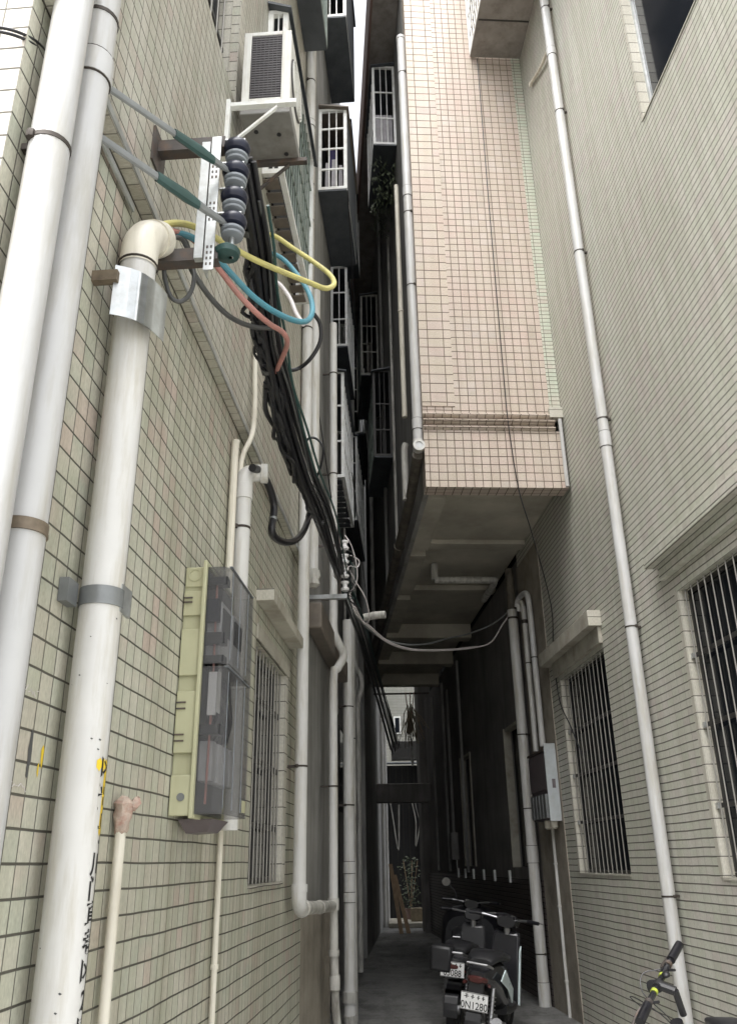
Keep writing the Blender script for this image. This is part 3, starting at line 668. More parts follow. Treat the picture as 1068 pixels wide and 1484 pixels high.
m = pk.mb(); m.tube(spline([(1.11, 1.12, 5.36), (1.11, .32, 5.36), (1.18, .25, 5.36), (1.35, .22, 5.36), (2.1, .22, 5.36)], 5), .05, 10)
m.tube([(1.11, 1.12, 5.36), (1.11, 1.12, 5.6)], .05, 10)
pk.part('soffit_pipe', m, M['pvc_dirty'])
# long balcony slab high on the side wall and cages
m = pk.mb(); m.box(-1.7, 9.2, 1.62, 2.02, 14.05, 14.22); sl = pk.part('balcony_slab', m, M['sheet_grey'])
m = pk.mb(); m.box(-1.72, 9.2, 2.021, 2.06, 13.98, 15.1); pk.part('slab_edge', m, M['terracotta'], sl)
c = cage(pk, R, -.5, .9, 1.62, 1.99, 12.02, 13.72, 3, (.33, .66), 9, (.33, .66), sidemat='white_paint', floor='sheet_dark', rf=.02)
m = pk.mb(); m.box(-.3, -.26, 1.66, 1.95, 12.15, 12.85); pk.part('laundry', m, M['curtain'], c)
m = pk.mb()
for i in range(420):
    a, b, z = -.45+random.random()*1.2, 1.64+random.random()*.33, 11.15+random.random()*.8
    d = .05; t = random.random()*6.28
    m.face([(a, b, z), (a+.02, b+d*math.cos(t), z-.03), (a-.02, b+d*.7*math.cos(t), z-.09+d*math.sin(t))])
pk.part('hanging_plant', m, M['leaf'], c)
c = cage(pk, R, 4.0, 5.8, 1.62, 1.98, 10.6, 12.55, 3, (.28, .6), 9, (.33, .66), sidemat='cage_green', floor='sheet_dark', rf=.02, endmat='pvc_dirty')
cage(pk, R, 1.6, 3.2, 1.62, 1.93, 7.6, 9.2, 3, (.3, .6), 9, (.33, .66), sidemat='cage_green', floor='sheet_dark', rf=.02, endmat='grille_dark')
# barred balcony box in the corner with the right wall
c = cage(pk, R, -4.6, -2.03, .004, .72, 12.12, 14.0, 4, (.5,), 22, (.2, .4, .6, .8), sidemat='white_paint', floor='sheet_grey', rf=.02, roof='sheet_grey', endmat='white_paint')
m = pk.mb(); m.box(-2.62, -2.60, .01, .70, 12.088, 12.1); pk.part('tray_joint', m, M['grille_dark'], c)
# ================================================================= far end of the alley
fe = Thing('building', 'pale lit building closing the far end of the alley', 'building', Free((0, 30, 0)), (0, 0, 0))
m = fe.mb(); m.box(-6, 9, 0, 3, 0, 9.5); fe.part('wall', m, M['tile_far'], smooth=False)
for a, b, z0, z1 in ((.75, 1.0, 5.7, 6.3),  (-.4, .2, 5.6, 6.9)):
    m = fe.mb(); m.box(a, b, -.03, .001, z0, z1); w_ = fe.part('window', m, M['white_paint'])
    m = fe.mb(); m.box(a+.05, b-.05, -.04, -.031, z0+.05, z1-.05); fe.part('pane', m, M['glass_dark'], w_)
m = fe.mb(); m.box(-.1, 2.4, -1.1, -.001, 4.35, 4.5); fe.part('balcony', m, M['sheet_grey'])
ft = Thing('tower_block', 'tall pale tower block far beyond the alley seen in the sky gap', 'building', Free((.55, 46, 0)), (0, 0, 0))
m = ft.mb(); m.box(.05, 10, 0, 6, 0, 62); ft.part('wall', m, M['tile_far'], smooth=False)
for i in range(22):
    m = ft.mb(); z = 6+i*2.5; m.box(.25, .95, -.25, -.001, z, z+1.7); w_ = ft.part('window', m, M['white_paint'])
    m = ft.mb(); m.box(.32, .57, -.26, -.251, z+.08, z+1.6); m.box(.63, .88, -.26, -.251, z+.08, z+1.6); ft.part('pane', m, M['glass_dark'], w_)
fl = Thing('apartment_building', 'pale distant apartment block on the left past the dark building', 'building', Free((-1.0, 33, 0)), (0, 0, 0))
m = fl.mb(); m.box(-9, .9, 0, 6, 0, 30); fl.part('wall', m, M['tile_far'], smooth=False)
for i in range(9):
    m = fl.mb(); z = 4+i*3; m.box(.905, 1.2, .3, 1.9, z, z+1.7); fl.part('window_cage', m, M['white_paint'])
# dark lintel across the passage
m = MB(R); m.box(11.4, 11.75, -.5, 2.6, 2.95, 3.40)
single('concrete_lintel', m, M['stucco_black'], 'dark concrete lintel crossing the far end of the passage', 'lintel', R, (11.4, .5, 2.95), bevel=.02)
# added black block that keeps the lower part of the passage end dark
sh = Thing('backdrop', 'added near-black ribbed shed blocking the lower passage end', 'backdrop', Free((.9, 26.6, 0)))
m = sh.mb(); m.box(-1.4, 1.6, 0, 1.2, 0, 4.3); sh.part('wall', m, M['black_plastic'], bevel=.01)
m = sh.mb(); m.hexa([(-1.45, -.25, 4.31), (1.65, -.25, 4.31), (1.65, 1.3, 4.5), (-1.45, 1.3, 4.5)], [(-1.45, -.25, 4.35), (1.65, -.25, 4.35), (1.65, 1.3, 4.54), (-1.45, 1.3, 4.54)]); sh.part('roof', m, M['sheet_dark'])
m = sh.mb()
for i in range(16):
    x = -1.3+i*.18; m.box(x, x+.03, -.03, -.001, .05, 4.25)
sh.part('rib', m, M['grille_dark'])
m = sh.mb()
for i in range(7):
    x, z = random.uniform(-.5, .6), random.uniform(2.8, 4.0)
    m.tube(spline([(x, -.12, z), (x+.1, -.2, z-.6), (x+random.uniform(-.1, .3), -.16, z-1.1-random.random()), (x+.3, -.1, z-.3)], 5), random.uniform(.008, .02), 6)
sh.part('hanging_cord', m, M['pvc_dirty'])
pt = Thing('potted_plant', 'straggly dark plant in a tub against the shed at the passage end', 'plant', Free((1.0, 25.9, .12)))
m = pt.mb(); m.lathe((0, 0, 0), (0, 0, 1), [(.13, 0), (.17, .25), (.18, .27), (.15, .27)], 14); pt.part('tub', m, M['terracotta'])
m = pt.mb()
for i in range(260):
    t_ = random.random()*6.28; r_q = random.random()*.35; p = Vector((r_q*math.cos(t_), r_q*math.sin(t_), .3+random.random()*1.3)); d = Vector((random.uniform(-1, 1), random.uniform(-1, 1), random.uniform(-.8, .2))).normalized()*.09; e = d.orthogonal().normalized()*.025
    m.face([p, p+d*.5+e, p+d, p+d*.5-e])
pt.part('foliage', m, M['leaf'])
m = pt.mb()
for i in range(5):
    t_ = i*1.25; m.tube([(0, 0, .25), (.1*math.cos(t_), .1*math.sin(t_), .8), (.22*math.cos(t_), .22*math.sin(t_), 1.5)], .009, 5)
pt.part('stem', m, M['wood'])
m = MB(); m.box(.6, 1.7, 27.9, 28.2, 4.6, 5.2)
single('hanging_tarp', m, M['grille_dark'], 'dark tarp heaped behind the shed at the passage end', 'tarp', Free((1, 28, 4.6)), (1, 28, 4.6), bevel=.02)
# lit yard clutter
for i, (a, b, l1) in enumerate((((.62, 22.6, 0), (.40, 23.0, 1.55), 'long pale plank leaning at the far end of the passage'), ((.80, 22.7, 0), (.50, 23.1, 1.3), 'shorter brown plank leaning beside the long pale one'))):
    m = MB(); d = Vector(b)-Vector(a); 
    x = Vector((.05, 0, 0)); y = Vector((0, .02, 0)); A = Vector(a); B = Vector(b)
    m.hexa([A-x-y, A+x-y, A+x+y, A-x+y], [B-x-y, B+x-y, B+x+y, B-x+y])
    single('plank', m, M['wood'], l1, 'plank', Free(a), (*a,))
m = MB(); m.box(.35, 1.75, 24.4, 26.5, 0, .12); single('step', m, M['hood'], 'pale concrete step in the light at the end of the passage', 'step', Free((1, 24.4, 0)), (1, 24.4, 0), bevel=.02)
m = MB(); m.box(.95, 1.6, 24.9, 25.1, .12, .45); single('crate', m, M['straw'], 'low pale crate standing on the far step', 'crate', Free((1.2, 25, .12)), (1.2, 25, .12), bevel=.02)
pl = Thing('broom_bundle', 'bundle of dry brooms and mops hanging in the light past the overhang', 'brooms', Free((.95, 21.4, 5.0)))
m = pl.mb()
for i in range(70):
    a = Vector((random.gauss(0, .04), random.gauss(0, .04), random.uniform(-.1, .25))); b = a+Vector((random.gauss(0, .14), random.gauss(0, .1), -random.uniform(.35, .75)))
    m.tube([a, (a+b)/2+Vector((random.gauss(0, .03), 0, .05)), b], .008, 4)
pl.part('fibres', m, M['straw'])
m = pl.mb()
for dx in (-.1, .02, .12): m.tube([(dx*.4, 0, .0), (dx, .02, .55)], .012, 6)
pl.part('handle', m, M['red'])
m = pl.mb(); m.lathe((.02, -.05, -1.25), (0, 0, 1), [(.01, 0), (.035, .1), (.03, .3), (.012, .62)], 8); pl.part('white_cloth', m, M['white_paint'])
m = MB(); m.box(-.2, 2.1, 21.5, 21.54, 5.52, 5.56); single('hanging_rail', m, M['steel_dark'], 'thin steel rail carrying the brooms past the overhang', 'rail', Free((.9, 21.5, 5.5)), (.9, 21.5, 5.5))

# ================================================================= downpipes
def pipe(name, label, fr, s, o, z0, z1, r, mat='pvc', joints=(), clamps=(), cat='pipe', group=None, cmat='wire', top=None, shape=None):
    t = Thing(name, label, cat, fr, (s, 0, z0), group)
    m = t.mb()
    if shape: m.tube(shape, r, 20)
    else:
        k = max(2, int((z1-z0)/.6)); m.tube([(s, o, z0+(z1-z0)*i/k) for i in range(k+1)], r, 20)
    t.part('shaft', m, M[mat])
    for z, h in joints:
        m = t.mb(); m.lathe((s, o, z-h/2), (0, 0, 1), [(r*.98, 0), (r*1.10, .003), (r*1.10, h-.003), (r*.98, h)], 20); t.part('coupling', m, M[mat])
        for e in (-h/2, h/2):
            m = t.mb(); m.torus((s, o, z+e), (0, 0, 1), r*1.02, .004, 24, 6); t.part('seam', m, M['wire'])
    for z in clamps:
        m = t.mb(); m.ring((s, o, z), (0, 0, 1), r*1.0, r*1.05, .014, 20); m.box(s-.012, s+.012, .001, max(o-r, .004)+.01, z-.01, z+.01)
        m.lathe((s-r*.9, o-r*.55, z-.012), (0, 0, 1), [(.012, 0), (.014, .012), (.012, .024)], 8)
        t.part('clamp', m, M[cmat])
    return t
gW = 'white downpipes fixed along the left wall'
pipe('downpipe', 'outermost white downpipe at the corner of the left wall', L, -8.985, .075, 0, 11.5, .054, 'pvc_clean', (), (3.41, 1.1, 5.5), group=gW)
pb = pipe('downpipe', 'second white downpipe from the corner, coupled near the top and banded in rust', L, -8.815, .075, 0, 11.5, .056, 'pvc_clean', ((3.90, .10),), (4.12,), group=gW)
m = pb.mb(); m.ring((-8.815, .075, 2.36), (0, 0, 1), .056, .060, .026, 24); m.ring((-8.815, .075, 2.345), (0, 0, 1), .056, .0615, .006, 24); m.box(-8.90, -8.86, .02, .05, 2.34, 2.39)
pb.part('band', m, M['rust_band'])
# cable riser with elbow
C_S, C_O, C_R = -8.30, .083, .062
pc = Thing('cable_riser', 'white riser pipe whose open elbow spills coloured cables, with metal plate and strap', 'pipe', L, (C_S, 0, 0), gW)
m = pc.mb(); m.tube([(C_S, C_O, z/4) for z in range(0, 14)]+[(C_S, C_O, 3.56)], C_R, 24); pc.part('shaft', m, M['pvc'])
m = pc.mb(); m.tube(spline([(C_S, C_O, 3.55), (C_S, C_O, 3.60), (C_S+.008, C_O, 3.655), (C_S+.04, C_O+.006, 3.715), (C_S+.08, C_O+.017, 3.748)], 4), C_R*1.06, 24, cap=False)
m.ring((C_S+.09, C_O+.02, 3.755), (.05, .013, .033), C_R*.92, C_R*1.14, .045, 24)
pc.part('elbow', m, M['pvc_warm'])
m = pc.mb(); m.lathe((C_S+.08, C_O+.017, 3.747), (.05, .013, .033), [(C_R*1.0, 0), (C_R*1.0, .01)], 20); pc.part('elbow_mouth', m, M['black_rubber'])
m = pc.mb(); m.torus((C_S, C_O, 3.56), (0, 0, 1), C_R*1.06, .005, 24, 6); pc.part('seam', m, M['wire'])
# bent plate wrapped in front of it
m = pc.mb(); pts = []
N = 9
for i in range(N):
    t = i/(N-1); s = -8.46+.17*t-.03*math.sin(math.pi*t); o = .07+.125*t+.02*math.sin(math.pi*t)
    pts.append((s, o))
for (a, b), (c, d) in zip(pts, pts[1:]):
    m.hexa([(a, b, 3.245), (c, d, 3.245), (c+.003, d-.002, 3.245), (a+.003, b-.002, 3.245)], [(a, b, 3.44), (c, d, 3.44), (c+.003, d-.002, 3.44), (a+.003, b-.002, 3.44)])
bmesh.ops.remove_doubles(m.bm, verts=m.bm.verts, dist=1e-5)
pc.part('cover_plate', m, M['galv'], ang=50)
m = pc.mb(); m.box(-8.475, -8.445, .0, .085, 3.37, 3.41)
pc.part('plate_bracket', m, M['rust_band'])
m = pc.mb(); m.ring((C_S, C_O, 2.335), (0, 0, 1), C_R, C_R*1.055, .055, 28); m.box(-8.42, -8.35, .002, .03, 2.30, 2.37)
pc.part('strap', m, M['grip_grey'])
m = pc.mb(); m.box(C_S-.01, C_S+.075, C_O+.055, C_O+.064, 2.295, 2.38); pc.part('strap_plate', m, M['galv'], label='small square grey plate bolted on the strap')
# painted address down the side of the riser, smears of yellow
def wrapped_text(txt, size, ang, z, mat):
    cu = bpy.data.curves.new('glyph', 'FONT'); cu.body = txt; cu.size = size; cu.align_x = 'CENTER'; cu.offset = .0012 if size < .07 else .0008
    o = bpy.data.objects.new('glyph', cu); COL.objects.link(o)
    dg = bpy.context.evaluated_depsgraph_get(); me = bpy.data.meshes.new_from_object(o.evaluated_get(dg))
    bm = bmesh.new(); bm.from_mesh(me)
    bmesh.ops.triangulate(bm, faces=bm.faces)
    out = []
    for f in bm.faces: out.append([(v.co.x, v.co.y) for v in f.verts])
    bm.free(); bpy.data.objects.remove(o); bpy.data.curves.remove(cu); bpy.data.meshes.remove(me)
    return out
m = pc.mb()
def on_pipe(mm, tris, a0, z, rr):
    for tri in tris:
        mm.face([(C_S+rr*math.cos(a0 - x/C_R), C_O+rr*math.sin(a0 - x/C_R), z+y) for x, y in tri])
# angle measured from +s (away from the camera) towards the alley
A0 = rad(84)
for ch, z in zip('区\u5e73了\u00b7川门直巷区2号', (1.83, 1.76, 1.70, 1.64, 1.585, 1.525, 1.465, 1.40, 1.335, 1.27, 1.205)):
    on_pipe(m, wrapped_text(ch, .062, 0, z, None), A0, z, C_R+.0012)
pc.part('painted_address', m, M['ink'], smooth=False)
m = pc.mb()
def smear(z0, z1, a0, a1):
    n = 10; lo = []; hi = []
    for i in range(n+1):
        a = a0+(a1-a0)*i/n; e = .006*math.sin(i*2.1); lo.append((C_S+(C_R+.0007)*math.cos(a), C_O+(C_R+.0007)*math.sin(a), z0+e)); hi.append((C_S+(C_R+.0007)*math.cos(a), C_O+(C_R+.0007)*math.sin(a), z1-e*.7))
    for i in range(n): m.face([lo[i], lo[i+1], hi[i+1], hi[i]])
smear(1.845, 1.872, rad(74), rad(125)); smear(1.68, 1.86, rad(66), rad(92)); smear(1.13, 1.20, rad(74), rad(98))
pc.part('paint_smear', m, M['yellow_paint'])
m = pc.mb()
for i in range(16):
    a, z = rad(random.uniform(95, 220)), random.uniform(1.15, 2.3); w = random.uniform(.002, .005)
    m.face([(C_S+(C_R+.001)*math.cos(a+d/C_R), C_O+(C_R+.001)*math.sin(a+d/C_R), z+e) for d, e in ((-w, 0), (0, -w*.6), (w, .001), (w*.3, w*.8))])
pc.part('nick', m, M['grey_cable'])
# thin taped stub pipe
sp = Thing('stub_pipe', 'thin cream stub pipe with a paper-taped top low on the left wall', 'pipe', L, (-7.82, 0, 0))
m = sp.mb(); m.tube([(-7.80, .03, z*.3) for z in range(6)]+[(-7.80, .03, 1.76)], .0175, 12); sp.part('shaft', m, M['pvc_warm'])
m = sp.mb(); m.lathe((-7.80, .032, 1.70), (0, 0, 1), [(.018, 0), (.024, .01), (.027, .03), (.030, .05), (.028, .075), (.033, .09), (.026, .105), (.012, .115)], 9)
m.lathe((-7.79, .055, 1.775), (.2, .5, .7), [(.012, 0), (.018, .01), (.016, .03), (.006, .04)], 7)
for q in m.bm.verts: q.co += Vector((random.uniform(-.004, .004),)*1+(random.uniform(-.004, .004), random.uniform(-.004, .004)))
sp.part('tape_wrap', m, M['tape'])
# riser behind the meter box with the black hose
E_S = -6.42
pe = pipe('cable_riser', 'white riser rising behind the meter box to an elbow with a black hose', L, E_S, .07, 1.75, 3.56, .045, 'pvc', (), (3.30,), group=gW)
m = pe.mb(); m.tube(spline([(E_S, .07, 3.5), (E_S, .07, 3.58), (E_S+.01, .078, 3.62), (E_S+.03, .10, 3.645), (E_S+.05, .14, 3.655), (E_S+.06, .165, 3.655)], 4), .049, 18)
m.lathe((E_S+.055, .15, 3.655), (.1, .6, 0), [(.049, 0), (.057, .004), (.057, .04), (.045, .044)], 18); pe.part('elbow', m, M['pvc'])
m = pe.mb(); m.lathe((E_S, .07, 3.47), (0, 0, 1), [(.045, 0), (.051, .003), (.051, .09), (.045, .094)], 18); pe.part('coupling', m, M['pvc'])
t = Thing('conduit', 'twin slim pale conduits climbing the left wall beside the hose elbow', 'conduit', L, (-6.5, 0, 1.8))
m = t.mb(); m.tube(spline([(-6.50, .03, 1.8), (-6.50, .03, 3.0), (-6.505, .03, 3.7), (-6.50, .035, 3.80)], 5), .021, 10); t.part('tube', m, M['pvc_warm'])
m = t.mb(); m.tube(spline([(-6.44, .045, 3.55), (-6.40, .05, 3.75), (-6.33, .085, 3.93), (-6.29, .085, 4.15), (-6.29, .075, 4.5), (-6.29, .07, 5.3)], 5), .015, 10); t.part('tube', m, M['pvc_warm'])
m = MB(L); m.tube([(-6.37, .022, 0), (-6.37, .022, 1.2), (-6.37, .022, 1.78)], .014, 10); m.ring((-6.37, .022, 1.17), (0, 0, 1), .013, .019, .02, 10)
single('conduit', m, M['pvc_warm'], 'thin pale conduit dropping from beneath the meter box', 'conduit', L, (-6.37, 0, 0))
# long downpipe F that elbows along to the next one
F_S = -4.26
pf = pipe('downpipe', 'long white downpipe past the window that elbows sideways near the ground', L, F_S, .10, 1.42, 10.6, .047, 'pvc', ((4.7, .08), (8.6, .08)), (9.2, 7.8, 7.35, 6.1, 2.26), group=gW)
m = pf.mb(); m.tube(spline([(F_S, .10, 1.46), (F_S, .10, 1.38), (F_S+.02, .10, 1.335), (F_S+.08, .10, 1.31), (F_S+.16, .10, 1.305)], 4), .053, 16)
m.ring((F_S, .10, 1.44), (0, 0, 1), .046, .058, .05, 16); m.ring((F_S+.17, .10, 1.305), (1, 0, 0), .046, .06, .06, 16); pf.part('elbow', m, M['pvc'])
m = pf.mb(); m.tube([(F_S+.15, .10, 1.305), (-3.2, .10, 1.27), (-2.2, .105, 1.235)], .047, 16); m.ring((-3.1, .10, 1.267), (1, 0, -.03), .046, .054, .05, 16); pf.part('branch_pipe', m, M['pvc_dirty'])
m = pf.mb(); m.tube([(F_S+.05, .065, 3.95), (F_S+.05, .065, 10.2)], .012, 8); pf.part('side_wire', m, M['pvc'])
ps = Thing('downpipe', 'stub of white downpipe ending in a crumbling collar above the brown ledge', 'pipe', L, (-3.55, 0, 3.85), gW)
m = ps.mb(); m.tube([(-3.62, .09, 3.98), (-3.62, .09, 5.2), (-3.62, .09, 7.0)], .045, 16); ps.part('shaft', m, M['pvc'])
m = ps.mb(); m.lathe((-3.62, .09, 3.84), (0, 0, 1), [(.03, 0), (.06, .02), (.052, .06), (.064, .1), (.05, .16)], 11)
for q in m.bm.verts: q.co += Vector((random.uniform(-.006, .006), random.uniform(-.006, .006), random.uniform(-.006, .006)))
ps.part('collar', m, M['pvc_dirty'])
# G with offset bend
g_ = Thing('downpipe', 'grey-white downpipe with a swan-neck bend round the brown ledge', 'pipe', L, (-2.2, 0, 0), gW)
m = g_.mb(); m.tube(spline([(-2.2, .115, 7.6), (-2.2, .115, 6), (-2.2, .115, 4.2), (-2.2, .115, 3.84), (-2.17, .15, 3.72), (-2.12, .20, 3.62), (-2.12, .205, 3.54), (-2.17, .15, 3.42), (-2.2, .115, 3.30), (-2.2, .115, 2.2), (-2.2, .115, 1.3)], 5), .043, 16); g_.part('shaft', m, M['pvc'])
m = g_.mb(); m.tube([(-2.2, .115, 1.31), (-2.19, .12, .9), (-2.17, .125, .62)], .04, 14); m.ring((-2.2, .115, 1.25), (0, 0, 1), .04, .054, .10, 16); m.ring((-2.19, .12, .85), (0, 0, 1), .038, .05, .05, 14); g_.part('lower_shaft', m, M['pvc_dirty'])
m = g_.mb(); m.tube(spline([(-2.16, .125, .58), (-2.13, .13, .40), (-2.1, .15, .2), (-2.12, .16, .0)], 4), .036, 12); m.lathe((-2.17, .125, .54), (0, 0, 1), [(.03, 0), (.05, .02), (.05, .12), (.04, .14)], 14); g_.part('shoe', m, M['pvc_dirty'])
for z in (6.9, 5.6, 4.15, 2.28):
    m = g_.mb(); m.ring((-2.2, .115, z), (0, 0, 1), .042, .047, .014, 16); m.box(-2.21, -2.19, -.01, .08, z-.008, z+.008); g_.part('clamp', m, M['wire'])
H_S = -.62
h_ = pipe('downpipe', 'thick grey-white downpipe reaching the floor beyond the swan-neck pipe', L, H_S, .12, .10, 4.35, .062, 'pvc', ((1.55, .12), (1.25, .1)), (3.3, 2.2), group=gW)
m = h_.mb(); m.tube(spline([(H_S, .12, .14), (H_S+.01, .125, .06), (H_S, .13, 0)], 4), .068, 16); m.ring((H_S, .12, .30), (0, 0, 1), .06, .078, .10, 18); h_.part('shoe', m, M['pvc_dirty'])
h2 = pipe('downpipe', 'slim grey downpipe tight behind the thick one', L, -.12, .13, 0, 4.9, .032, 'pvc_dirty', (), (3.0,), group=gW)
i_ = Thing('downpipe', 'broken peeling downpipe with black gaps left of the dark passage', 'pipe', L2, (1.6, 0, 0), gW)
m = i_.mb()
for z0, z1 in ((.45, .75), (.8, 1.0), (1.05, 1.35), (1.42, 1.9), (2.0, 4.1)): m.tube([(1.6, .02, z0), (1.6+random.uniform(-.02, .02), .02, z1)], .042, 12)
i_.part('shaft', m, M['pvc_dirty'])
j_ = Thing('downpipe', 'farthest grey downpipe with a kink above head height', 'pipe', L2, (3.5, 0, 0), gW)
m = j_.mb(); m.tube(spline([(3.5, .06, 0.1), (3.5, .06, 1.5), (3.5, .06, 3.2), (3.5, .06, 4.0), (3.53, .12, 4.25), (3.53, .12, 4.45), (3.5, .02, 4.7), (3.5, .0, 5.2), (3.5, 0, 6.5)], 5), .042, 12); j_.part('shaft', m, M['pvc_dirty'])
for s, zt, o, lb_ in ((14.2, 6.0, .06, 'left of two pale pipes in the light at the passage end'), (14.9, 6.0, .12, 'right of two pale pipes in the light at the passage end')):
    m = MB(L2); m.tube([(s, o, 0), (s, o, 3), (s, o, zt)], .05, 10); single('downpipe', m, M['pvc'], lb_, 'pipe', L2, (s, 0, 0))

# right side pipes
gR = 'white downpipes on the right wall and overhang'
K_S = -3.45
pk_ = pipe('downpipe', 'tall white downpipe running the full height of the right wall between the barred windows', R, K_S, .085, 0, 12.95, .052, 'pvc_clean', ((5.28, .16), (10.45, .12)), (11.2, 9.5, 7.5, 5.5, 3.45, 1.32), group=gR)
m = MB(R); m.tube(spline([(-3.37, .06, 10.62), (-3.30, .05, 10.72), (-2.9, .035, 10.88), (-2.5, .03, 11.10), (-2.44, .03, 11.12)], 5), .02, 10)
m.lathe((-2.44, .03, 11.12), (0, 1, 0), [(.0, -.025), (.032, -.015), (.034, .02), (.0, .03)], 10)
single('drain_tube', m, M['pvc_warm'], 'thin slanting drain tube joining the tall right downpipe high up', 'pipe', R, (-2.44, 0, 11.12))
pp = pipe('downpipe', 'white downpipe on the left edge of the pink overhang ending in an open tee', R, -1.92, 1.675, 5.98, 12.55, .058, 'pvc_clean', ((9.7, .16), (6.25, .14)), (11.85, 9.35, 8.2), group=gR)
m = pp.mb(); m.lathe((-1.92, 1.675, 12.52), (0, 0, 1), [(.058, 0), (.066, .004), (.066, .05), (.05, .052)], 18); pp.part('cap', m, M['pvc_clean'])
m = pp.mb(); m.tube([(-1.80, 1.675, 5.92), (-1.95, 1.68, 5.92), (-2.06, 1.685, 5.91)], .06, 18); m.tube([(-1.92, 1.675, 5.92), (-1.92, 1.675, 6.05)], .063, 18)
m.ring((-2.06, 1.685, 5.91), (1, 0, 0), .042, .068, .05, 20); pp.part('tee', m, M['pvc'])
m = pp.mb(); m.lathe((-2.07, 1.685, 5.91), (-1, 0, 0), [(.044, 0), (.044, .006)], 16); pp.part('end_plug', m, M['lens_white'])
m = MB(R); m.tube([(-1.96, 1.69, 5.84), (-1.2, 1.69, 5.70), (0, 1.695, 5.62), (2.5, 1.70, 5.54), (5.5, 1.70, 5.50), (9.0, 1.70, 5.46)], .062, 16)
for s in (.4, 3.2, 6.2): m.ring((s, 1.697, 5.61-.028*s+.008*max(0, s-3)), (1, 0, 0), .06, .072, .1, 16)
single('drain_pipe', m, M['pvc_black'], 'soot-stained horizontal drain pipe along the lower left edge of the overhang', 'pipe', R, (-1.96, 1.69, 5.84), gR)
m = MB(R); m.tube([(-1.2, 1.735, 6.75), (-1.2, 1.735, 8.5), (-1.2, 1.735, 10.5)], .033, 12); m.ring((-1.2, 1.735, 8.35), (0, 0, 1), .03, .04, .03, 12)
single('downpipe', m, M['pvc_warm'], 'slim white pipe left of the pink corner downpipe', 'pipe', R, (-1.2, 1.7, 6.75), gR)
m = MB(R); m.tube(spline([(-1.1, 1.72, 6.42), (-1.1, 1.74, 6.35), (-1.1, 1.745, 6.1), (-1.1, 1.745, 5.66)], 4), .042, 12)
single('downpipe', m, M['pvc_dirty'], 'short grimy pipe just behind the open tee of the overhang', 'pipe', R, (-1.1, 1.74, 5.66), gR)
pm = pipe('downpipe', 'thick white downpipe where the right wall turns dark under the overhang', R, .80, .10, 0, 4.82, .068, 'pvc', ((1.66, .0+.2), (.10, .3)), (3.12, 2.2, .55), group=gR)
m = pm.mb(); m.tube([(.8, .1, 4.80), (.8, .1, 5.42)], .06, 14); pm.part('upper_shaft', m, M['pvc_black'])
m = pm.mb(); m.ring((.80, .1, 4.70), (0, 0, 1), .066, .073, .03, 18); pm.part('strap', m, M['wire'])
t = Thing('conduit', 'slim grey-white conduit between the thick downpipe and the hooked one', 'conduit', R, (.3, 0, 2.0), gR)
m = t.mb(); m.tube(spline([(.42, .10, 4.70), (.36, .09, 4.80), (.28, .08, 4.74), (.24, .08, 4.55), (.24, .08, 3.6), (.24, .08, 2.84)], 5), .034, 12); t.part('tube', m, M['pvc'])
m = t.mb(); m.ring((.24, .08, 3.95), (0, 0, 1), .033, .038, .014, 12); m.ring((.24, .08, 4.5), (0, 0, 1), .033, .042, .05, 12); t.part('clamp', m, M['wire'])
t = Thing('conduit', 'white conduit hooked over like a cane above the meter cabinet', 'conduit', R, (-.1, 0, 2.8), gR)
m = t.mb(); m.tube(spline([(.42, .12, 4.76), (.36, .11, 4.84), (.20, .09, 4.86), (.02, .08, 4.82), (-.06, .08, 4.70), (-.08, .08, 4.5), (-.09, .08, 3.7), (-.10, .08, 2.86)], 5), .037, 12); t.part('tube', m, M['pvc_clean'])
m = t.mb(); m.ring((-.085, .08, 3.95), (0, 0, 1), .036, .041, .014, 12); m.box(-.20, -.12, .002, .03, 3.94, 3.97); t.part('clamp', m, M['wire'])
# ================================================================= cabinet on the right wall
cb = Thing('meter_cabinet', 'grey and brown meter cabinet on the right wall beside the barred window', 'cabinet', R, (-.1, 0, 2.0))
m = cb.mb(); m.box(-.36, .44, .001, .13, 2.02, 2.78); cb.part('body', m, M['box_dark'], bevel=.006)
m = cb.mb(); m.box(-.385, -.362, .0, .145, 2.0, 2.86); cb.part('end_panel', m, M['box_grey'], bevel=.003)
m = cb.mb(); m.box(-.388, -.3855, .045, .085, 2.36, 2.46); cb.part('slot', m, M['box_dark'])
m = cb.mb(); m.box(-.36, .44, .131, .14, 2.35, 2.76); cb.part('upper_lid', m, M['box_dark'])
m = cb.mb()
for i in range(5):
    s = -.32+i*.15; m.box(s, s+.11, .131, .165, 2.04, 2.30)
cb.part('lower_lid', m, M['grip_grey'])
m = cb.mb(); m.box(-.362, .46, 0, .15, 2.78, 2.80); cb.part('top', m, M['steel_dark'])
for s in (-.25, .02):
    m = cb.mb(); m.lathe((s, .07, 1.92), (0, 0, 1), [(.02, 0), (.045, .02), (.045, .1)], 12); cb.part('gland', m, M['pvc_warm'])
t = Thing('conduit', 'thin white conduit running down from the cabinet on the right wall', 'conduit', R, (0, 0, 0))
m = t.mb(); m.tube([(.0, .03, 0), (.0, .03, 1), (0, .03, 1.94)], .018, 10); t.part('tube', m, M['pvc'])
for z in (.35, 1.1, 1.55):
    m = t.mb(); m.ring((0, .03, z), (0, 0, 1), .017, .026, .02, 10); t.part('clip', m, M['pvc'])
mb2 = Thing('meter_box', 'small grey meter box far along the dark right wall', 'meter box', R, (7.7, 0, 1.6))
m = mb2.mb(); m.box(7.45, 7.75, -.019, .12, 1.62, 2.12); mb2.part('casing', m, M['stucco_grey'], bevel=.01)
m = mb2.mb(); m.tube([(7.6, .04, 2.1), (7.6, .04, 5)], .03, 8); mb2.part('conduit', m, M['stucco_grey'])
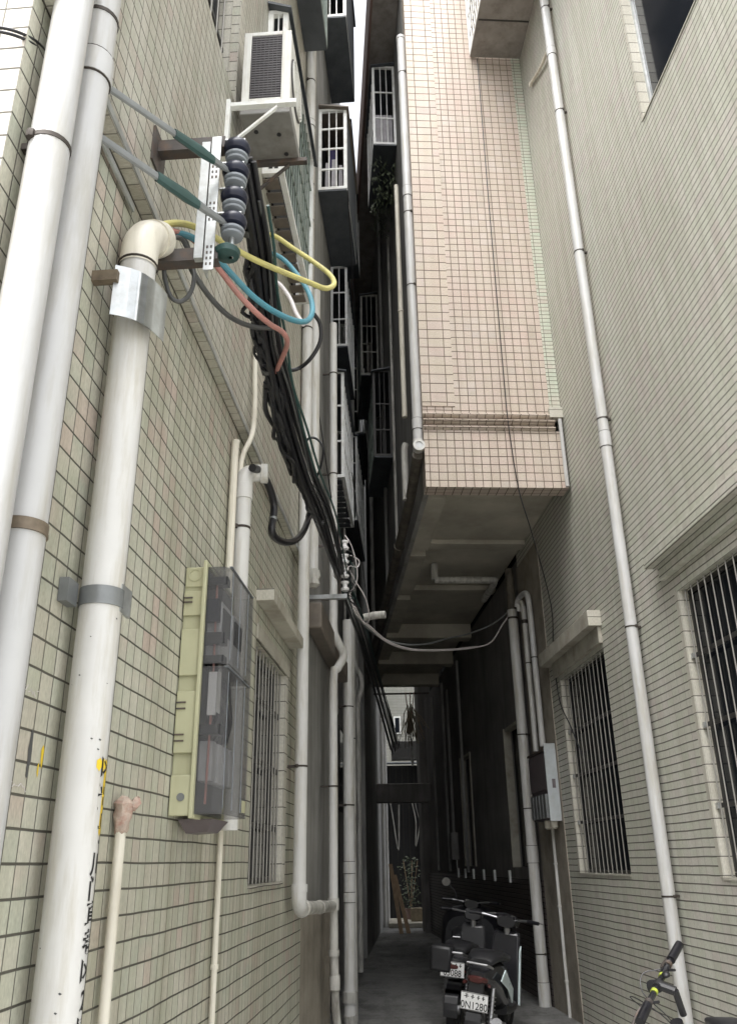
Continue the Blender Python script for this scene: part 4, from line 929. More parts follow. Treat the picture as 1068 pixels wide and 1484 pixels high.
m = mb2.mb(); m.tube(spline([(7.46, .03, 1.62), (7.44, .03, 1.45), (7.36, .04, 1.3)], 4), .008, 6); mb2.part('wire', m, M['white_paint'])

# ================================================================= meter box on the left wall
B0, B1, Z0, Z1 = -7.18, -6.66, 1.775, 2.83
bx = Thing('meter_box', 'pale green electric meter box with smoky clear covers on the left wall', 'meter box', L, (B0, 0, Z0))
m = bx.mb(); m.box(B0, B1, .001, .085, Z0+.01, Z1-.01); bx.part('back_casing', m, M['meter_cast'], bevel=.004)
m = bx.mb()   # raised relief of the near end
for z0, z1, d in ((Z0+.005, Z0+.16, .022), (Z0+.245, Z0+.495, .018), (Z0+.56, Z0+.76, .016), (Z0+.82, Z0+.93, .014), (Z0+.95, Z1-.015, .008)):
    m.box(B0-d, B0-.001, .004, .086, z0, z1)
bx.part('end_relief', m, M['meter_cast'], bevel=.004)
m = bx.mb()
for z in (Z0+.29, Z0+.315, Z0+.42, Z0+.445, Z0+.875, Z0+.895):
    m.box(B0-.024, B0-.0182, .006, .045, z, z+.006)
bx.part('vent_slot', m, M['steel_dark'])
m = bx.mb(); m.ring((B0-.009, .045, Z1-.05), (1, 0, 0), .024, .029, .006, 20); bx.part('knockout', m, M['meter_cast'])
m = bx.mb(); m.lathe((B0-.0225, .05, Z0+.075), (-1, 0, 0), [(.016, 0), (.016, .003)], 14); bx.part('screw', m, M['grip_grey'])
m = bx.mb(); m.box(B0-.03, B0-.002, .086, .102, Z0-.005, Z1+.01); m.box(B1-.01, B1+.004, .086, .102, Z0-.005, Z1+.01); m.box(B0, B1-.011, .086, .102, Z0-.005, Z0+.012); m.box(B0, B1-.011, .086, .102, Z1-.01, Z1+.008)
bx.part('flange', m, M['meter_cast'], bevel=.003)
m = bx.mb(); m.box(B0+.005, B1-.013, .0865, .0925, Z0+.015, Z1-.013); bx.part('mounting_board', m, M['meter_in'])
m = bx.mb()
for i in range(2):
    s = B0+.05+i*.23; m.box(s, s+.18, .093, .16, Z0+.62, Z0+.9)
mt = bx.part('meter', m, M['meter_unit'], bevel=.008)
m = bx.mb()
for i in range(2):
    s = B0+.06+i*.23; m.box(s, s+.15, .161, .166, Z0+.76, Z0+.87)
bx.part('meter_face', m, M['black_plastic'], mt)
m = bx.mb()
for i in range(4):
    s = B0+.05+i*.11; m.box(s, s+.07, .093, .15, Z0+.14, Z0+.30)
bx.part('breaker', m, M['meter_unit'], bevel=.004)
m = bx.mb()
for i in range(9):
    s = B0+.05+i*.05; z = Z0+.3+random.uniform(0, .05)
    m.tube(spline([(s, .11, z), (s+.01, .125+random.uniform(0, .03), z+.1), (s+random.uniform(-.04, .04), .12, z+.2), (s, .105, z+.33)], 4), .0055, 6)
bx.part('wiring', m, M['black_rubber'])
m = bx.mb(); m.box(B0+.07, B0+.125, .151, .154, Z0+.42, Z0+.70); bx.part('paper_slip', m, M['white_paint'])
m = bx.mb()
for z, h_ in ((Z0+.965, .035), (Z0+.70, .05), (Z0+.62, .03), (Z0+.32, .04)): m.box(B0+.012, B0+.075, .093, .185, z, z+h_)
bx.part('terminal_block', m, M['black_plastic'])
m = bx.mb()
for o in (.135,): m.tube([(B0+.03, o, Z0+.05), (B0+.03, o+.006, Z0+.5), (B0+.035, o, Z0+1.0)], .005, 6)
bx.part('red_wire', m, M['red'])
m = bx.mb(); m.box(B0+.02, B0+.035, .125, .160, Z0+.40, Z0+.58); bx.part('paper_slip', m, M['white_porcelain'])
m = bx.mb(); m.box(B0+.01, B0+.05, .10, .155, Z0+.80, Z0+.90); bx.part('seal_box', m, M['blue_porcelain'])
def cover(z0, z1, lab):
    m = bx.mb(); o0, o1 = .1025, .205; c = .035
    pts = [(B0+.002, o0), (B0+.002, o1-c), (B0+.002+c, o1), (B1-.03, o1), (B1-.012, o1-c), (B1-.012, o0)]
    th = .004
    inner = [(B0+.002+th, o0), (B0+.002+th, o1-c-th*.4), (B0+.002+c+th*.4, o1-th), (B1-.03-th, o1-th), (B1-.012-th, o1-c-th*.4), (B1-.012-th, o0)]
    for i in range(5):
        a, b, c2, d = pts[i], pts[i+1], inner[i+1], inner[i]
        m.hexa([(a[0], a[1], z0), (b[0], b[1], z0), (c2[0], c2[1], z0), (d[0], d[1], z0)], [(a[0], a[1], z1), (b[0], b[1], z1), (c2[0], c2[1], z1), (d[0], d[1], z1)])
    m.prism([(x, y, z1-.004) for x, y in pts], (0, 0, .004)); m.prism([(x, y, z0) for x, y in pts], (0, 0, .004))
    bmesh.ops.remove_doubles(m.bm, verts=m.bm.verts, dist=1e-6)
    cv = bx.part('clear_cover', m, M['clear'], label=lab, ang=20)
    m = bx.mb()
    for s in (B0+.038, B0+.20, B0+.37): m.tube([(s, o1+.0008, z0+.02), (s, o1+.0008, z1-.02)], .0016, 6)  # upright grey lines put the cover's highlights into colour
    m.box(B0+.01, B1-.03, o1-.012, o1+.001, z1-.002, z1+.002)
    bx.part('rib_glint', m, M['grey_porcelain'], cv)
cover(Z0+.012, Z0+.60, 'lower smoky clear cover'); cover(Z0+.612, Z1-.012, 'upper smoky clear cover')
m = bx.mb(); m.box(B1-.12, B1-.06, .2065, .209, Z0+.035, Z0+.085); bx.part('label_sticker', m, M['meter_cast'])
m = bx.mb(); m.hexa([(B0+.16, .03, Z0-.055), (B0+.34, .03, Z0-.055), (B0+.34, .12, Z0-.05), (B0+.16, .12, Z0-.05)], [(B0+.1, .01, Z0-.002), (B0+.4, .01, Z0-.002), (B0+.4, .15, Z0-.002), (B0+.1, .15, Z0-.002)]); bx.part('cable_entry', m, M['box_dark'])

# ================================================================= air conditioner on brackets
ac = Thing('air_conditioner', 'white air conditioner outdoor unit bolted high on the left wall', 'air conditioner', L, (-7.12, 0, 5.62))
a0, a1, o0, o1, z0, z1 = -7.12, -6.74, .11, .395, 5.66, 6.25
m = ac.mb(); m.box(a0+.012, a1, o0, o1, z0, z1); cs = ac.part('casing', m, M['ac_white'], bevel=.012)
m = ac.mb()
m.box(a0, a0+.011, o0, o0+.045, z0, z1); m.box(a0, a0+.011, o1-.055, o1, z0, z1); m.box(a0, a0+.011, o0+.045, o1-.055, z1-.03, z1); m.box(a0, a0+.011, o0+.045, o1-.055, z0, z0+.045)
ac.part('end_frame', m, M['ac_white'], cs, bevel=.003)
m = ac.mb()
for i in range(26):
    z = z0+.055+i*.0195
    if z < z1-.035: m.box(a0+.002, a0+.0115, o0+.046, o1-.056, z, z+.012)
for i in range(7):
    o = o0+.05+i*.025; m.box(a0+.0005, a0+.0018, o, o+.003, z0+.05, z1-.034)
ac.part('coil_fins', m, M['ac_coil'], cs)
m = ac.mb(); m.box(a0-.006, a1+.01, o0-.004, o1+.004, z0-.085, z0-.002); ac.part('base_tray', m, M['ac_under'], bevel=.006)
m = ac.mb()
for s, o in ((a0+.12, o0+.07), (a0+.15, o0+.2), (a0+.3, o0+.22)): m.lathe((s, o, z0-.0855), (0, 0, -1), [(.014, 0), (.014, .004)], 10)
ac.part('drain_hole', m, M['black_plastic'])
m = ac.mb(); c0 = ((a0+a1)/2, o1+.012, (z0+z1)/2)
for i in range(9): m.torus(c0, (0, 1, 0), .02+i*.0185, .003, 30, 5)
for i in range(8):
    t_ = math.pi*i/8; m.tube([(c0[0]-.17*math.cos(t_), c0[1], c0[2]-.17*math.sin(t_)), (c0[0]+.17*math.cos(t_), c0[1], c0[2]+.17*math.sin(t_))], .0035, 5)
ac.part('fan_grille', m, M['ac_white'])
m = ac.mb(); m.lathe((c0[0], o1+.001, c0[2]), (0, 1, 0), [(.178, 0), (.178, .004)], 28); ac.part('fan_well', m, M['ac_coil'])
br = Thing('wall_bracket', 'white steel bracket pair carrying the air conditioner', 'bracket', L, (-7.3, 0, 5.4))
for s in (-7.20, -6.77):
    m = br.mb(); m.box(s-.02, s+.02, .051, .075, 5.22, 5.62 if s > -7 else 5.60); m.box(s-.018, s+.018, .076, .45, 5.545, 5.573)
    m.hexa([(s-.01, .076, 5.26), (s+.01, .076, 5.26), (s+.01, .076, 5.28), (s-.01, .076, 5.28)], [(s-.01, .34, 5.524), (s+.01, .34, 5.524), (s+.01, .34, 5.544), (s-.01, .34, 5.544)])
    br.part('arm', m, M['white_paint'] if s < -7 else M['steel_dark'], bevel=.002)
# ================================================================= cable rack
rk = Thing('insulator_rack', 'steel wall rack with a column of dark blue spool insulators', 'insulator rack', L, (-8.15, 0, 3.6))
for z, lab in ((4.235, 'upper dark angle arm'), (3.685, 'lower dark angle arm')):
    off = .051 if z > 3.945 else .001
    m = rk.mb(); m.box(-8.175, -8.125, off+.009, .33, z-.004, z+.004); m.box(-8.175, -8.168, off+.009, .33, z+.0045, z+.052)
    m.box(-8.22, -8.08, off, off+.008, z-.085, z+.085); rk.part('arm', m, M['steel_dark'], label=lab)
m = rk.mb(); m.box(-8.19, -8.184, .283, .320, 3.62, 4.27); m.box(-8.184, -8.14, .283, .289, 3.62, 4.27); ch = rk.part('channel', m, M['galv'])
m = rk.mb()
for i in range(24):
    z = 3.64+i*.026
    if (i//4) % 2 == 0:
        for o in (.290, .305): m.box(-8.1915, -8.1903, o, o+.007, z, z+.012)
rk.part('slot', m, M['steel_dark'], ch)
m = rk.mb(); m.box(-8.186, -8.16, .243, .276, 3.68, 4.25); rk.part('back_plate', m, M['galv'])
INS = (4.215, 4.095, 3.965, 3.845)
spool = [(.026, -.012), (.03, -.004), (.046, .0), (.053, .012), (.054, .026), (.047, .042), (.034, .052), (.014, .055)]
for z in INS:
    m = rk.mb(); m.lathe((-8.15, .375, z), (0, 0, 1), spool, 20); sp_ = rk.part('insulator', m, M['blue_porcelain'])
    m = rk.mb(); m.lathe((-8.15, .375, z-.048), (0, 0, 1), [(.026, -.004), (.040, .0), (.043, .008), (.036, .014)], 18)
    m.lathe((-8.15, .375, z-.032), (0, 0, 1), [(.034, 0), (.045, .004), (.047, .012), (.034, .021)], 18); rk.part('pale_skirt', m, M['grey_porcelain'], sp_)
    m = rk.mb(); m.hexa([(-8.175, .318, z+.050), (-8.125, .318, z+.050), (-8.13, .41, z+.052), (-8.17, .41, z+.052)], [(-8.175, .318, z+.056), (-8.125, .318, z+.056), (-8.13, .41, z+.057), (-8.17, .41, z+.057)]); rk.part('clevis', m, M['galv'])
m = rk.mb(); m.tube([(-8.15, .375, 3.70), (-8.15, .375, 4.30)], .009, 8); rk.part('bolt', m, M['galv'])
m = rk.mb(); m.lathe((-8.15, .36, 3.70), (0, 0, 1), [(.02, 0), (.045, .01), (.05, .03), (.03, .05)], 14); rk.part('insulator', m, M['grip_green'], label='greenish insulator under the blue ones')
def strip(lbl, a, b, f, w):
    A, B = Vector(a), Vector(b)
    t = Thing('tension_bar', lbl, 'cable strap', L, a)
    pts = [A, A.lerp(B, .25), A.lerp(B, f)]
    m = t.mb(); m.tube(pts, w, 8, flat=(.5, 1)); t.part('strap', m, M['grip_grey'])
    m = t.mb(); m.tube([A.lerp(B, f-.01), A.lerp(B, f+.03), A.lerp(B, f+.2), A.lerp(B, f+.3)], [w*1.25, w*1.35, w*1.6, w*1.2], 8, flat=(.6, 1)); t.part('sleeve', m, M['grip_green'])
    m = t.mb(); m.tube([A.lerp(B, f+.29), A.lerp(B, .95), B], [w*1.2, w*.9, w*.5], 8, flat=(.6, 1)); t.part('tail', m, M['grip_grey'])
strip('upper grey tension strap from behind the second downpipe to the insulators', (-8.72, .04, 3.985), (-8.17, .36, 4.10), .55, .016)
strip('lower grey tension strap with a long green sleeve to the insulators', (-8.72, .04, 3.765), (-8.17, .36, 3.84), .46, .017)
m = MB(L); m.box(-8.74, -8.24, .012, .02, 3.865, 3.895)
single('flat_bar', m, M['galv'], 'flat galvanised bar along the wall under the storey step', 'metal bar', L, (-8.7, 0, 3.88))
# second rack deeper in
r2 = Thing('insulator_rack', 'small wall rack of stacked white insulators deeper in the alley', 'insulator rack', L, (-3.1, 0, 3.9))
m = r2.mb(); m.box(-3.15, -3.10, -.01, .345, 3.875, 3.915); r2.part('arm', m, M['galv'])
m = r2.mb(); m.box(-3.13, -3.11, .27, .285, 3.88, 4.5); m.box(-3.13, -3.11, .0, .285, 4.40, 4.42); r2.part('channel', m, M['steel_dark'])
for z in (4.00, 4.13, 4.27, 4.41):
    m = r2.mb(); m.lathe((-3.13, .325, z), (0, 0, 1), [(.012, -.05), (.036, -.048), (.042, -.03), (.022, -.012), (.022, .01), (.036, .02), (.040, .036), (.012, .05)], 16); r2.part('insulator', m, M['white_porcelain'])
# ================================================================= cables
gC = 'cables strung from the insulator rack into the alley'
def cable(pts, r, mat, label, fr=L, group=gC, name='cable', k=5, cat='cable'):
    m = MB(fr); m.tube(spline(pts, k), r, 10)
    return single(name, m, M[mat], label, cat, fr, pts[0], group)
cable(CB['yellow'], .0135, 'yellow', 'yellow cable looping from the riser elbow out over the alley')
cable(CB['red'], .0125, 'red', 'faded red cable sagging from the riser elbow')
cable(CB['teal'], .0135, 'teal', 'teal blue cable looping below the yellow one')
cable(CB['pale'], .012, 'palecable', 'short faded white cable loop inside the teal loop')
cable(CB['grey'], .0115, 'grey_cable', 'charcoal cable drooping lowest from the riser elbow')
cable(CB['greyloop'], .009, 'grey_cable', 'small slack grey cable loop beneath the riser elbow')
for n_, r_, l_ in (('b0', .018, 'black trunk cable running straight from the blue insulators down the alley'), ('b1', .015, 'black trunk cable on the wall side of the bundle'), ('b2', .014, 'black trunk cable on the alley side of the bundle'),
                   ('b3', .012, 'thinnest black cable on the outer edge of the bundle'), ('b4', .016, 'lowest black trunk cable of the bundle'), ('b5', .013, 'thin black cable tucked in the middle of the bundle')):
    cable(CB[n_], r_, 'black_rubber', l_, k=4)
hs = Thing('hose', 'thick black cable hose hanging in a U from the riser elbow to the bundle', 'hose', L, CB['hose'][0])
m = hs.mb(); m.tube(spline(CB['hose'], 6), .023, 12); hs.part('tube', m, M['black_rubber'])
m = hs.mb(); m.ring(CB['hose'][4], (.0, .1, -1), .022, .0255, .02, 12); m.ring(CB['hose'][10], (.3, .1, 1), .022, .0265, .03, 12); hs.part('tape_band', m, M['grip_grey'])
cable(CB['loopblk'], .008, 'black_rubber', 'small black wire loop standing off the cable bundle')
cable(CB['loopblk2'], .011, 'black_rubber', 'black cable loop hanging behind the coloured cables')
# loose tangle of dark off-cuts tied to the bundle
tg = Thing('cable_tangle', 'tangle of dark tape and off-cuts tied to the trunk bundle', 'cable tangle', L, (-6.6, .3, 3.9))
m = tg.mb()
base = spline([Vector(p) for p in CB['b1'][1:9]], 6)
for _ in range(46):
    i = random.randint(4, len(base)-10); q = random.random()
    def J(k, a): return base[min(i+k, len(base)-1)]+Vector((random.uniform(-.03, .03), random.gauss(-.01, a), random.gauss(-.012, a)))
    m.tube(spline([J(0, .008), J(2, .022), J(4, .03 if 14 < i < 30 else .018), J(7, .012)], 4), random.uniform(.007, .015), 6)
tg.part('off_cuts', m, M['black_rubber'])
m = tg.mb()
for i in range(4, len(base), 9):
    m = tg.mb(); m.ring(base[i], base[min(i+1, len(base)-1)]-base[i-1], .03, .036, .03, 14); tg.part('tape_band', m, M['grey_cable'])
gK = 'slack communication wires crossing to the right wall'
cable(CB['comm1'], .010, 'palecable', 'lower pale slack wire sagging across the alley to the right downpipes', G, gK)
cable(CB['comm2'], .011, 'grip_grey', 'upper grey slack wire sagging across the alley to the right downpipes', G, gK)
cable(CB['comm3'], .006, 'palecable', 'fine pale wire bowing out beside the white insulators', G, gK)
cable(CB['comm4'], .006, 'palecable', 'fine curled wire end at the white insulators', G, gK)
o_ = [Vector(p)+Vector((0, 0, .0)) for p in CB['comm1'][3:9]]
cable([(p.x+.01, p.y, p.z+.012) for p in o_], .007, 'palecable', 'pale wire lashed to the lower slack wire', G, gK)
cable(CB['tlw1'], .0045, 'black_rubber', 'upper black wire bent round the top-left wall corner', G, 'black wires at the corner')
cable(CB['tlw2'], .0045, 'black_rubber', 'lower black wire bent round the top-left wall corner', G, 'black wires at the corner')
cable([(-2.05, .62, 12.05), (-2.05, .64, 9.5), (-2.07, .655, 6.9), (-2.07, .65, 6.2), (-2.06, .60, 5.4), (-1.9, .45, 4.9), (-1.2, .12, 4.3), (-.75, .02, 3.86), (-.80, .02, 3.3), (-1.1, .012, 2.95), (-1.4, .004, 2.6)], .006, 'black_rubber', 'thin black drop wire down the pink facade to the right window', R, None, 'drop_wire')
st = Thing('pipe_stub', 'short pale horizontal pipe stub wedged across the dark passage at cable height', 'pipe', Free((-.05, 9.2, 4.17)))
m = st.mb(); m.tube([(-.02, .1, .0), (.10, .05, .01), (.22, .02, .01)], .045, 12); st.part('tube', m, M['pvc_dirty'])

gW2 = 'thin risers in the dark gap'
for i, (s, o, z0, z1, r, mt, lb_) in enumerate(((1.25, .03, 3.5, 9.0, .016, 'pvc_dirty', 'nearest thin riser on the deep left wall'), (2.9, .02, 4.6, 12.0, .02, 'pvc_dirty', 'second thin riser on the deep left wall'),
        (5.2, .04, 2.0, 11.0, .03, 'pvc_dirty', 'thicker riser on the deep left wall'), (5.9, .03, .0, 6.0, .02, 'pvc', 'pale thin riser low on the deep left wall'))):
    m = MB(L2); m.tube([(s, o-.12, z0), (s, o-.12, (z0+z1)/2), (s, o-.12, z1)], r, 8)
    single('riser', m, M[mt], lb_, 'pipe', L2, (s, 0, z0), gW2)
for i, (s, z0, z1, r, mt, lb_) in enumerate(((1.0, 5.6, 11.5, .022, 'pvc_dirty', 'grey riser on the side wall of the overhang'), (2.8, 5.6, 13.8, .03, 'stucco_grey', 'dusty riser farther along the side wall of the overhang'), (6.5, 5.6, 13.8, .04, 'pvc_dirty', 'farthest riser on the side wall of the overhang'))):
    m = MB(R); m.tube([(s, 1.66, z0), (s, 1.66, (z0+z1)/2), (s, 1.66, z1)], r, 8)
    single('riser', m, M[mt], lb_, 'pipe', R, (s, 1.62, z0), gW2)
gT = 'thin wires drooping in the gap'
for pts, r, lb_ in (([(-2.9, .36, 9.0), (-1.0, .30, 8.2), (1.5, .22, 7.9), (4, .2, 8.3)], .007, 'thin black wire drooping from the upper cage'),
                    ([(-.95, .22, 6.2), (.8, .22, 5.5), (3, .16, 5.3), (6, .12, 5.6)], .006, 'thin black wire drooping under the slatted cage'),
                    ([(-3.4, .06, 6.0), (-2.0, .10, 5.2), (-.5, .08, 5.0), (1.2, .02, 5.2)], .006, 'thin black wire slung along the grey wall')):
    cable(pts, r, 'black_rubber', lb_, L, gT, 'wire')
cable([(-3.15, .33, 4.50), (-3.1, .38, 4.42), (-3.0, .42, 4.28), (-2.9, .42, 4.12), (-2.8, .34, 4.02)], .006, 'palecable', 'curled pale wire by the topmost white insulator', L, gK)
for i in range(7):
    a = random.uniform(-.05, .05); cable([(-3.13, .33+a, 4.45-.1*i), (-3.05, .36+a+random.uniform(0, .05), 4.38-.1*i+random.uniform(-.05, .05)), (-2.9, .33+random.uniform(0, .06), 4.2-.05*i), (-2.6, .30, 4.12-.01*i)], .004, ('black_rubber', 'grey_cable', 'grip_green')[i % 3], 'fine tangled jumper wire at the white insulators', L, 'jumper wires at the white insulators', 'jumper_wire')

rnd = random.Random(5)
for key, r, mt, lb_ in (('b0', .006, 'palecable', 'thin pale wire wandering along the black trunk bundle'), ('b2', .008, 'grip_green', 'thin dark green wire wandering along the black trunk bundle'), ('b5', .006, 'grey_cable', 'thin grey wire wandering along the black trunk bundle'), ('b3', .007, 'grip_green', 'thin dark teal wire wandering along the black trunk bundle')):
    pts = [(a+rnd.uniform(-.02, .02), b+.018+rnd.uniform(0, .02), c+rnd.uniform(-.03, .02)) for a, b, c in CB[key][1:]]
    cable(pts, r, mt, lb_, L, gC, k=5)
tt = Thing('cable_tie', 'pale tape ties wrapped round the black trunk bundle at the hose end', 'tape', L, CB['b0'][8])
for i in (8, 9):
    p = Vector(CB['b0'][i]); q = Vector(CB['b0'][i+1]); m = tt.mb(); m.ring(p+Vector((0, -.01, -.012)), q-p, .03, .05, .05, 14); tt.part('wrap', m, M['grey_cable' if i == 8 else 'pvc_dirty'])
# ================================================================= motor scooters
def text_mesh(t, name, txt, size, origin, xdir, ydir, mat, parent, off=.0015, sx=1.0):
    """flat raised lettering lying on a surface"""
    X = Vector(xdir).normalized(); Y = Vector(ydir).normalized(); N_ = X.cross(Y)
    tris = wrapped_text(txt, size, 0, 0, None)
    m = t.mb(); O = Vector(origin)+N_*off
    for tri in tris: m.face([O+X*x*sx+Y*y for x, y in tri])
    return t.part(name, m, M[mat], parent, smooth=False)
def scooter(label, loc, heading, lean, body='gloss_black', plate=None, rear_box=False, stripe=False, bars=1.06, steer=0, mirrors=(), pz=.50, wide=1.0, apron=False):
    t = Thing('motor_scooter', label, 'motor scooter', Free(loc, (lean, 0, heading)), group='scooters parked in the passage')
    t.e.scale = (1.0, wide, 1.0)
    for x, nm in ((.62, 'front_wheel'), (-.60, 'rear_wheel')):
        m = t.mb(); m.torus((x, 0, .225), (0, 1, 0), .178, .047, 36, 10); w = t.part(nm, m, M['tyre'])
        m = t.mb(); m.ring((x, 0, .225), (0, 1, 0), .115, .142, .05, 28); m.lathe((x, -.05, .225), (0, 1, 0), [(.05, 0), (.055, .02), (.055, .08), (.05, .1)], 16)
        for i in range(5):
            a = 2*math.pi*i/5; m.tube([(x+.04*math.cos(a), 0, .225+.04*math.sin(a)), (x+.125*math.cos(a), 0, .225+.125*math.sin(a))], .014, 6)
        t.part('rim', m, M['chrome'], w)
        m = t.mb(); m.ring((x, .062, .225), (0, 1, 0), .05, .085, .006, 20); t.part('brake_disc', m, M['chrome'], w)
    # rear body
    m = t.mb(); m.loft([(-.80, 0, .66, .05, .03), (-.76, 0, .655, .085, .055), (-.6, 0, .635, .125, .105), (-.4, 0, .60, .15, .15), (-.2, 0, .55, .155, .18), (-.02, 0, .46, .14, .19), (.06, 0, .36, .12, .12)], 18, 2.8)
    t.part('body', m, M[body])
    m = t.mb(); m.loft([(-.66, 0, .745, .09, .03), (-.6, 0, .775, .125, .045), (-.42, 0, .79, .145, .05), (-.25, 0, .765, .15, .045), (-.05, 0, .745, .14, .045), (.06, 0, .72, .09, .035), (.09, 0, .70, .05, .02)], 18, 2.6)
    t.part('seat', m, M['black_plastic'])
    m = t.mb(); m.loft([(-.05, 0, .30, .13, .05), (.1, 0, .285, .15, .04), (.32, 0, .285, .15, .04), (.40, 0, .31, .13, .05)], 14, 4); t.part('footboard', m, M['black_plastic'])
    m = t.mb(); m.hexa([(.34, -.17, .30), (.42, -.15, .28), (.42, .15, .28), (.34, .17, .30)], [(.42, -.13, .93), (.50, -.11, .95), (.50, .11, .95), (.42, .13, .93)])
    t.part('leg_shield', m, M[body], bevel=.03)
    m = t.mb(); m.loft([(.44, 0, .72, .12, .16), (.54, 0, .76, .09, .14), (.60, 0, .78, .05, .08)], 14); t.part('front_cowl', m, M[body])
    m = t.mb()
    for y in (-.07, .07): m.tube([(.46, y*.8, .72), (.62, y, .225)], .02, 8)
    t.part('fork', m, M['chrome'])
    m = t.mb(); n = 10; A = []
    for i in range(n+1):
        a = rad(20+140*i/n); A.append((.62+.245*math.cos(a), .225+.245*math.sin(a)))
    for (a, b), (c, d) in zip(A, A[1:]): m.hexa([(a, -.06, b), (c, -.06, d), (c, .06, d), (a, .06, b)], [(a*1.0, -.055, b+.012), (c, -.055, d+.012), (c, .055, d+.012), (a, .055, b+.012)])
    bmesh.ops.remove_doubles(m.bm, verts=m.bm.verts, dist=1e-5); t.part('front_fender', m, M[body])
    m = t.mb(); A = []
    for i in range(n+1):
        a = rad(60+130*i/n); A.append((-.60+.25*math.cos(a), .225+.25*math.sin(a)))
    for (a, b), (c, d) in zip(A, A[1:]): m.hexa([(a, -.065, b), (c, -.065, d), (c, .065, d), (a, .065, b)], [(a, -.06, b+.01), (c, -.06, d+.01), (c, .06, d+.01), (a, .06, b+.01)])
    bmesh.ops.remove_doubles(m.bm, verts=m.bm.verts, dist=1e-5); t.part('rear_fender', m, M['black_plastic'])
    # steering
    cs_, sn = math.cos(steer), math.sin(steer)
    def S(x, y, z): return (.44+x*cs_-y*sn, x*sn+y*cs_, z)
    m = t.mb(); m.loft([(.36, 0, bars-.02, .08, .05), (.44, 0, bars-.02, .11, .07), (.52, 0, bars-.03, .10, .065), (.56, 0, bars-.04, .07, .05)], 14); t.part('headset', m, M[body])
    m = t.mb(); m.lathe((.555, 0, bars-.04), (1, 0, 0), [(.05, 0), (.05, .015), (.03, .03)], 16); t.part('headlight', m, M['lens_white'])
    m = t.mb(); m.tube([(.44, 0, .9), (.44, 0, bars)], .03, 10); m.tube(spline([S(-.10, .34, bars+.02), S(-.06, .22, bars+.02), S(0, .08, bars), S(0, -.08, bars), S(-.06, -.22, bars+.02), S(-.10, -.34, bars+.02)], 4), .012, 8); t.part('handlebar', m, M['chrome'])
    for sg_ in (-1, 1):
        m = t.mb(); m.tube([S(-.065, .235*sg_, bars+.02), S(-.10, .35*sg_, bars+.02)], .018, 10); t.part('grip', m, M['black_rubber'])
        m = t.mb(); m.tube([S(0, .2*sg_, bars+.02), S(.02, .27*sg_, bars+.02), S(-.02, .36*sg_, bars+.015)], .006, 6); t.part('brake_lever', m, M['chrome'])
        if sg_ in mirrors:
            m = t.mb(); m.tube(spline([S(-.03, .18*sg_, bars+.02), S(.0, .22*sg_, bars+.12), S(-.01, .31*sg_, bars+.21)], 4), .006, 6); st_ = t.part('mirror', m, M['black_plastic'])
            m = t.mb(); c0 = Vector(S(-.015, .33*sg_, bars+.23)); m.lathe(c0, (-1, 0, .05), [(.03, -.02), (.055, -.012), (.058, .0), (.056, .004)], 20); t.part('mirror_shell', m, M['black_plastic'], st_)
            m = t.mb(); m.lathe(c0+Vector((-.0045, 0, 0)), (-1, 0, .05), [(.052, 0), (.052, .002)], 20); t.part('mirror_glass', m, M['mirror'], st_)
    # tail
    m = t.mb(); m.loft([(-.83, 0, .625, .05, .02), (-.80, 0, .625, .075, .032), (-.75, 0, .62, .09, .035)], 14); t.part('tail_light', m, M['lens_red'])
    for sg_ in (-1, 1):
        m = t.mb(); m.lathe((-.76, .10*sg_, .585), (-1, .4*sg_, 0), [(.012, -.02), (.017, 0), (.012, .018)], 12); t.part('indicator', m, M['lens_red'])
    m = t.mb(); m.tube([(-.70, .11, .72), (-.80, .08, .75), (-.80, -.08, .75), (-.70, -.11, .72)], .011, 8); t.part('grab_rail', m, M['chrome'])
    m = t.mb(); m.hexa([(-.815, -.05, pz-.08), (-.79, -.05, pz-.08), (-.79, .05, pz-.08), (-.815, .05, pz-.08)], [(-.80, -.06, .62), (-.74, -.06, .62), (-.74, .06, .62), (-.80, .06, .62)]); t.part('plate_holder', m, M['black_plastic'])
    m = t.mb(); m.tube([(-.2, -.13, .2), (-.45, -.16, .22), (-.72, -.17, .30)], [.03, .045, .045], 12); t.part('exhaust', m, M['chrome'])
    m = t.mb(); m.tube([(.02, .16, .28), (-.03, .2, .05)], .012, 8); t.part('kick_stand', m, M['chrome'])
    m = t.mb()
    for y in (.095, -.095): m.tube([(-.60, y, .25), (-.55, y, .55)], .018, 8); 
    for y in (.095, -.095):
        for i in range(7): m.torus((-.595+.006*i, y, .28+.032*i), (.15, 0, 1), .026, .005, 12, 5)
    t.part('shock_absorber', m, M['chrome'])
    if plate:
        px = -.822
        m = t.mb(); m.box(px-.003, px, -.11, .11, pz-.07, pz+.07); p = t.part('number_plate', m, M['plate'])
        m = t.mb(); b = .004
        m.box(px-.005, px-.0032, -.108, .108, pz+.064, pz+.068); m.box(px-.005, px-.0032, -.108, .108, pz-.068, pz-.064)
        t.part('plate_border', m, M['ink'], p)
        text_mesh(t, 'plate_number', plate, .082, (px-.0032, 0, pz-.058), (0, -1, 0), (0, 0, 1), 'ink', p, sx=.82)
        m = t.mb()
        for y0, y1 in ((.085, .045), (.03, .0), (-.02, -.045), (-.06, -.085)):
            m.box(px-.0048, px-.0032, y1, y0, pz+.034, pz+.04); m.box(px-.0048, px-.0032, (y0+y1)/2-.004, (y0+y1)/2+.004, pz+.022, pz+.055); m.box(px-.0048, px-.0032, y1+.006, y0-.008, pz+.05, pz+.054)
        t.part('plate_heading', m, M['ink'], p)
    if rear_box:
        m = t.mb(); m.box(-.84, -.58, .01, .22, .56, .80); t.part('pannier', m, M['black_plastic'], bevel=.03)
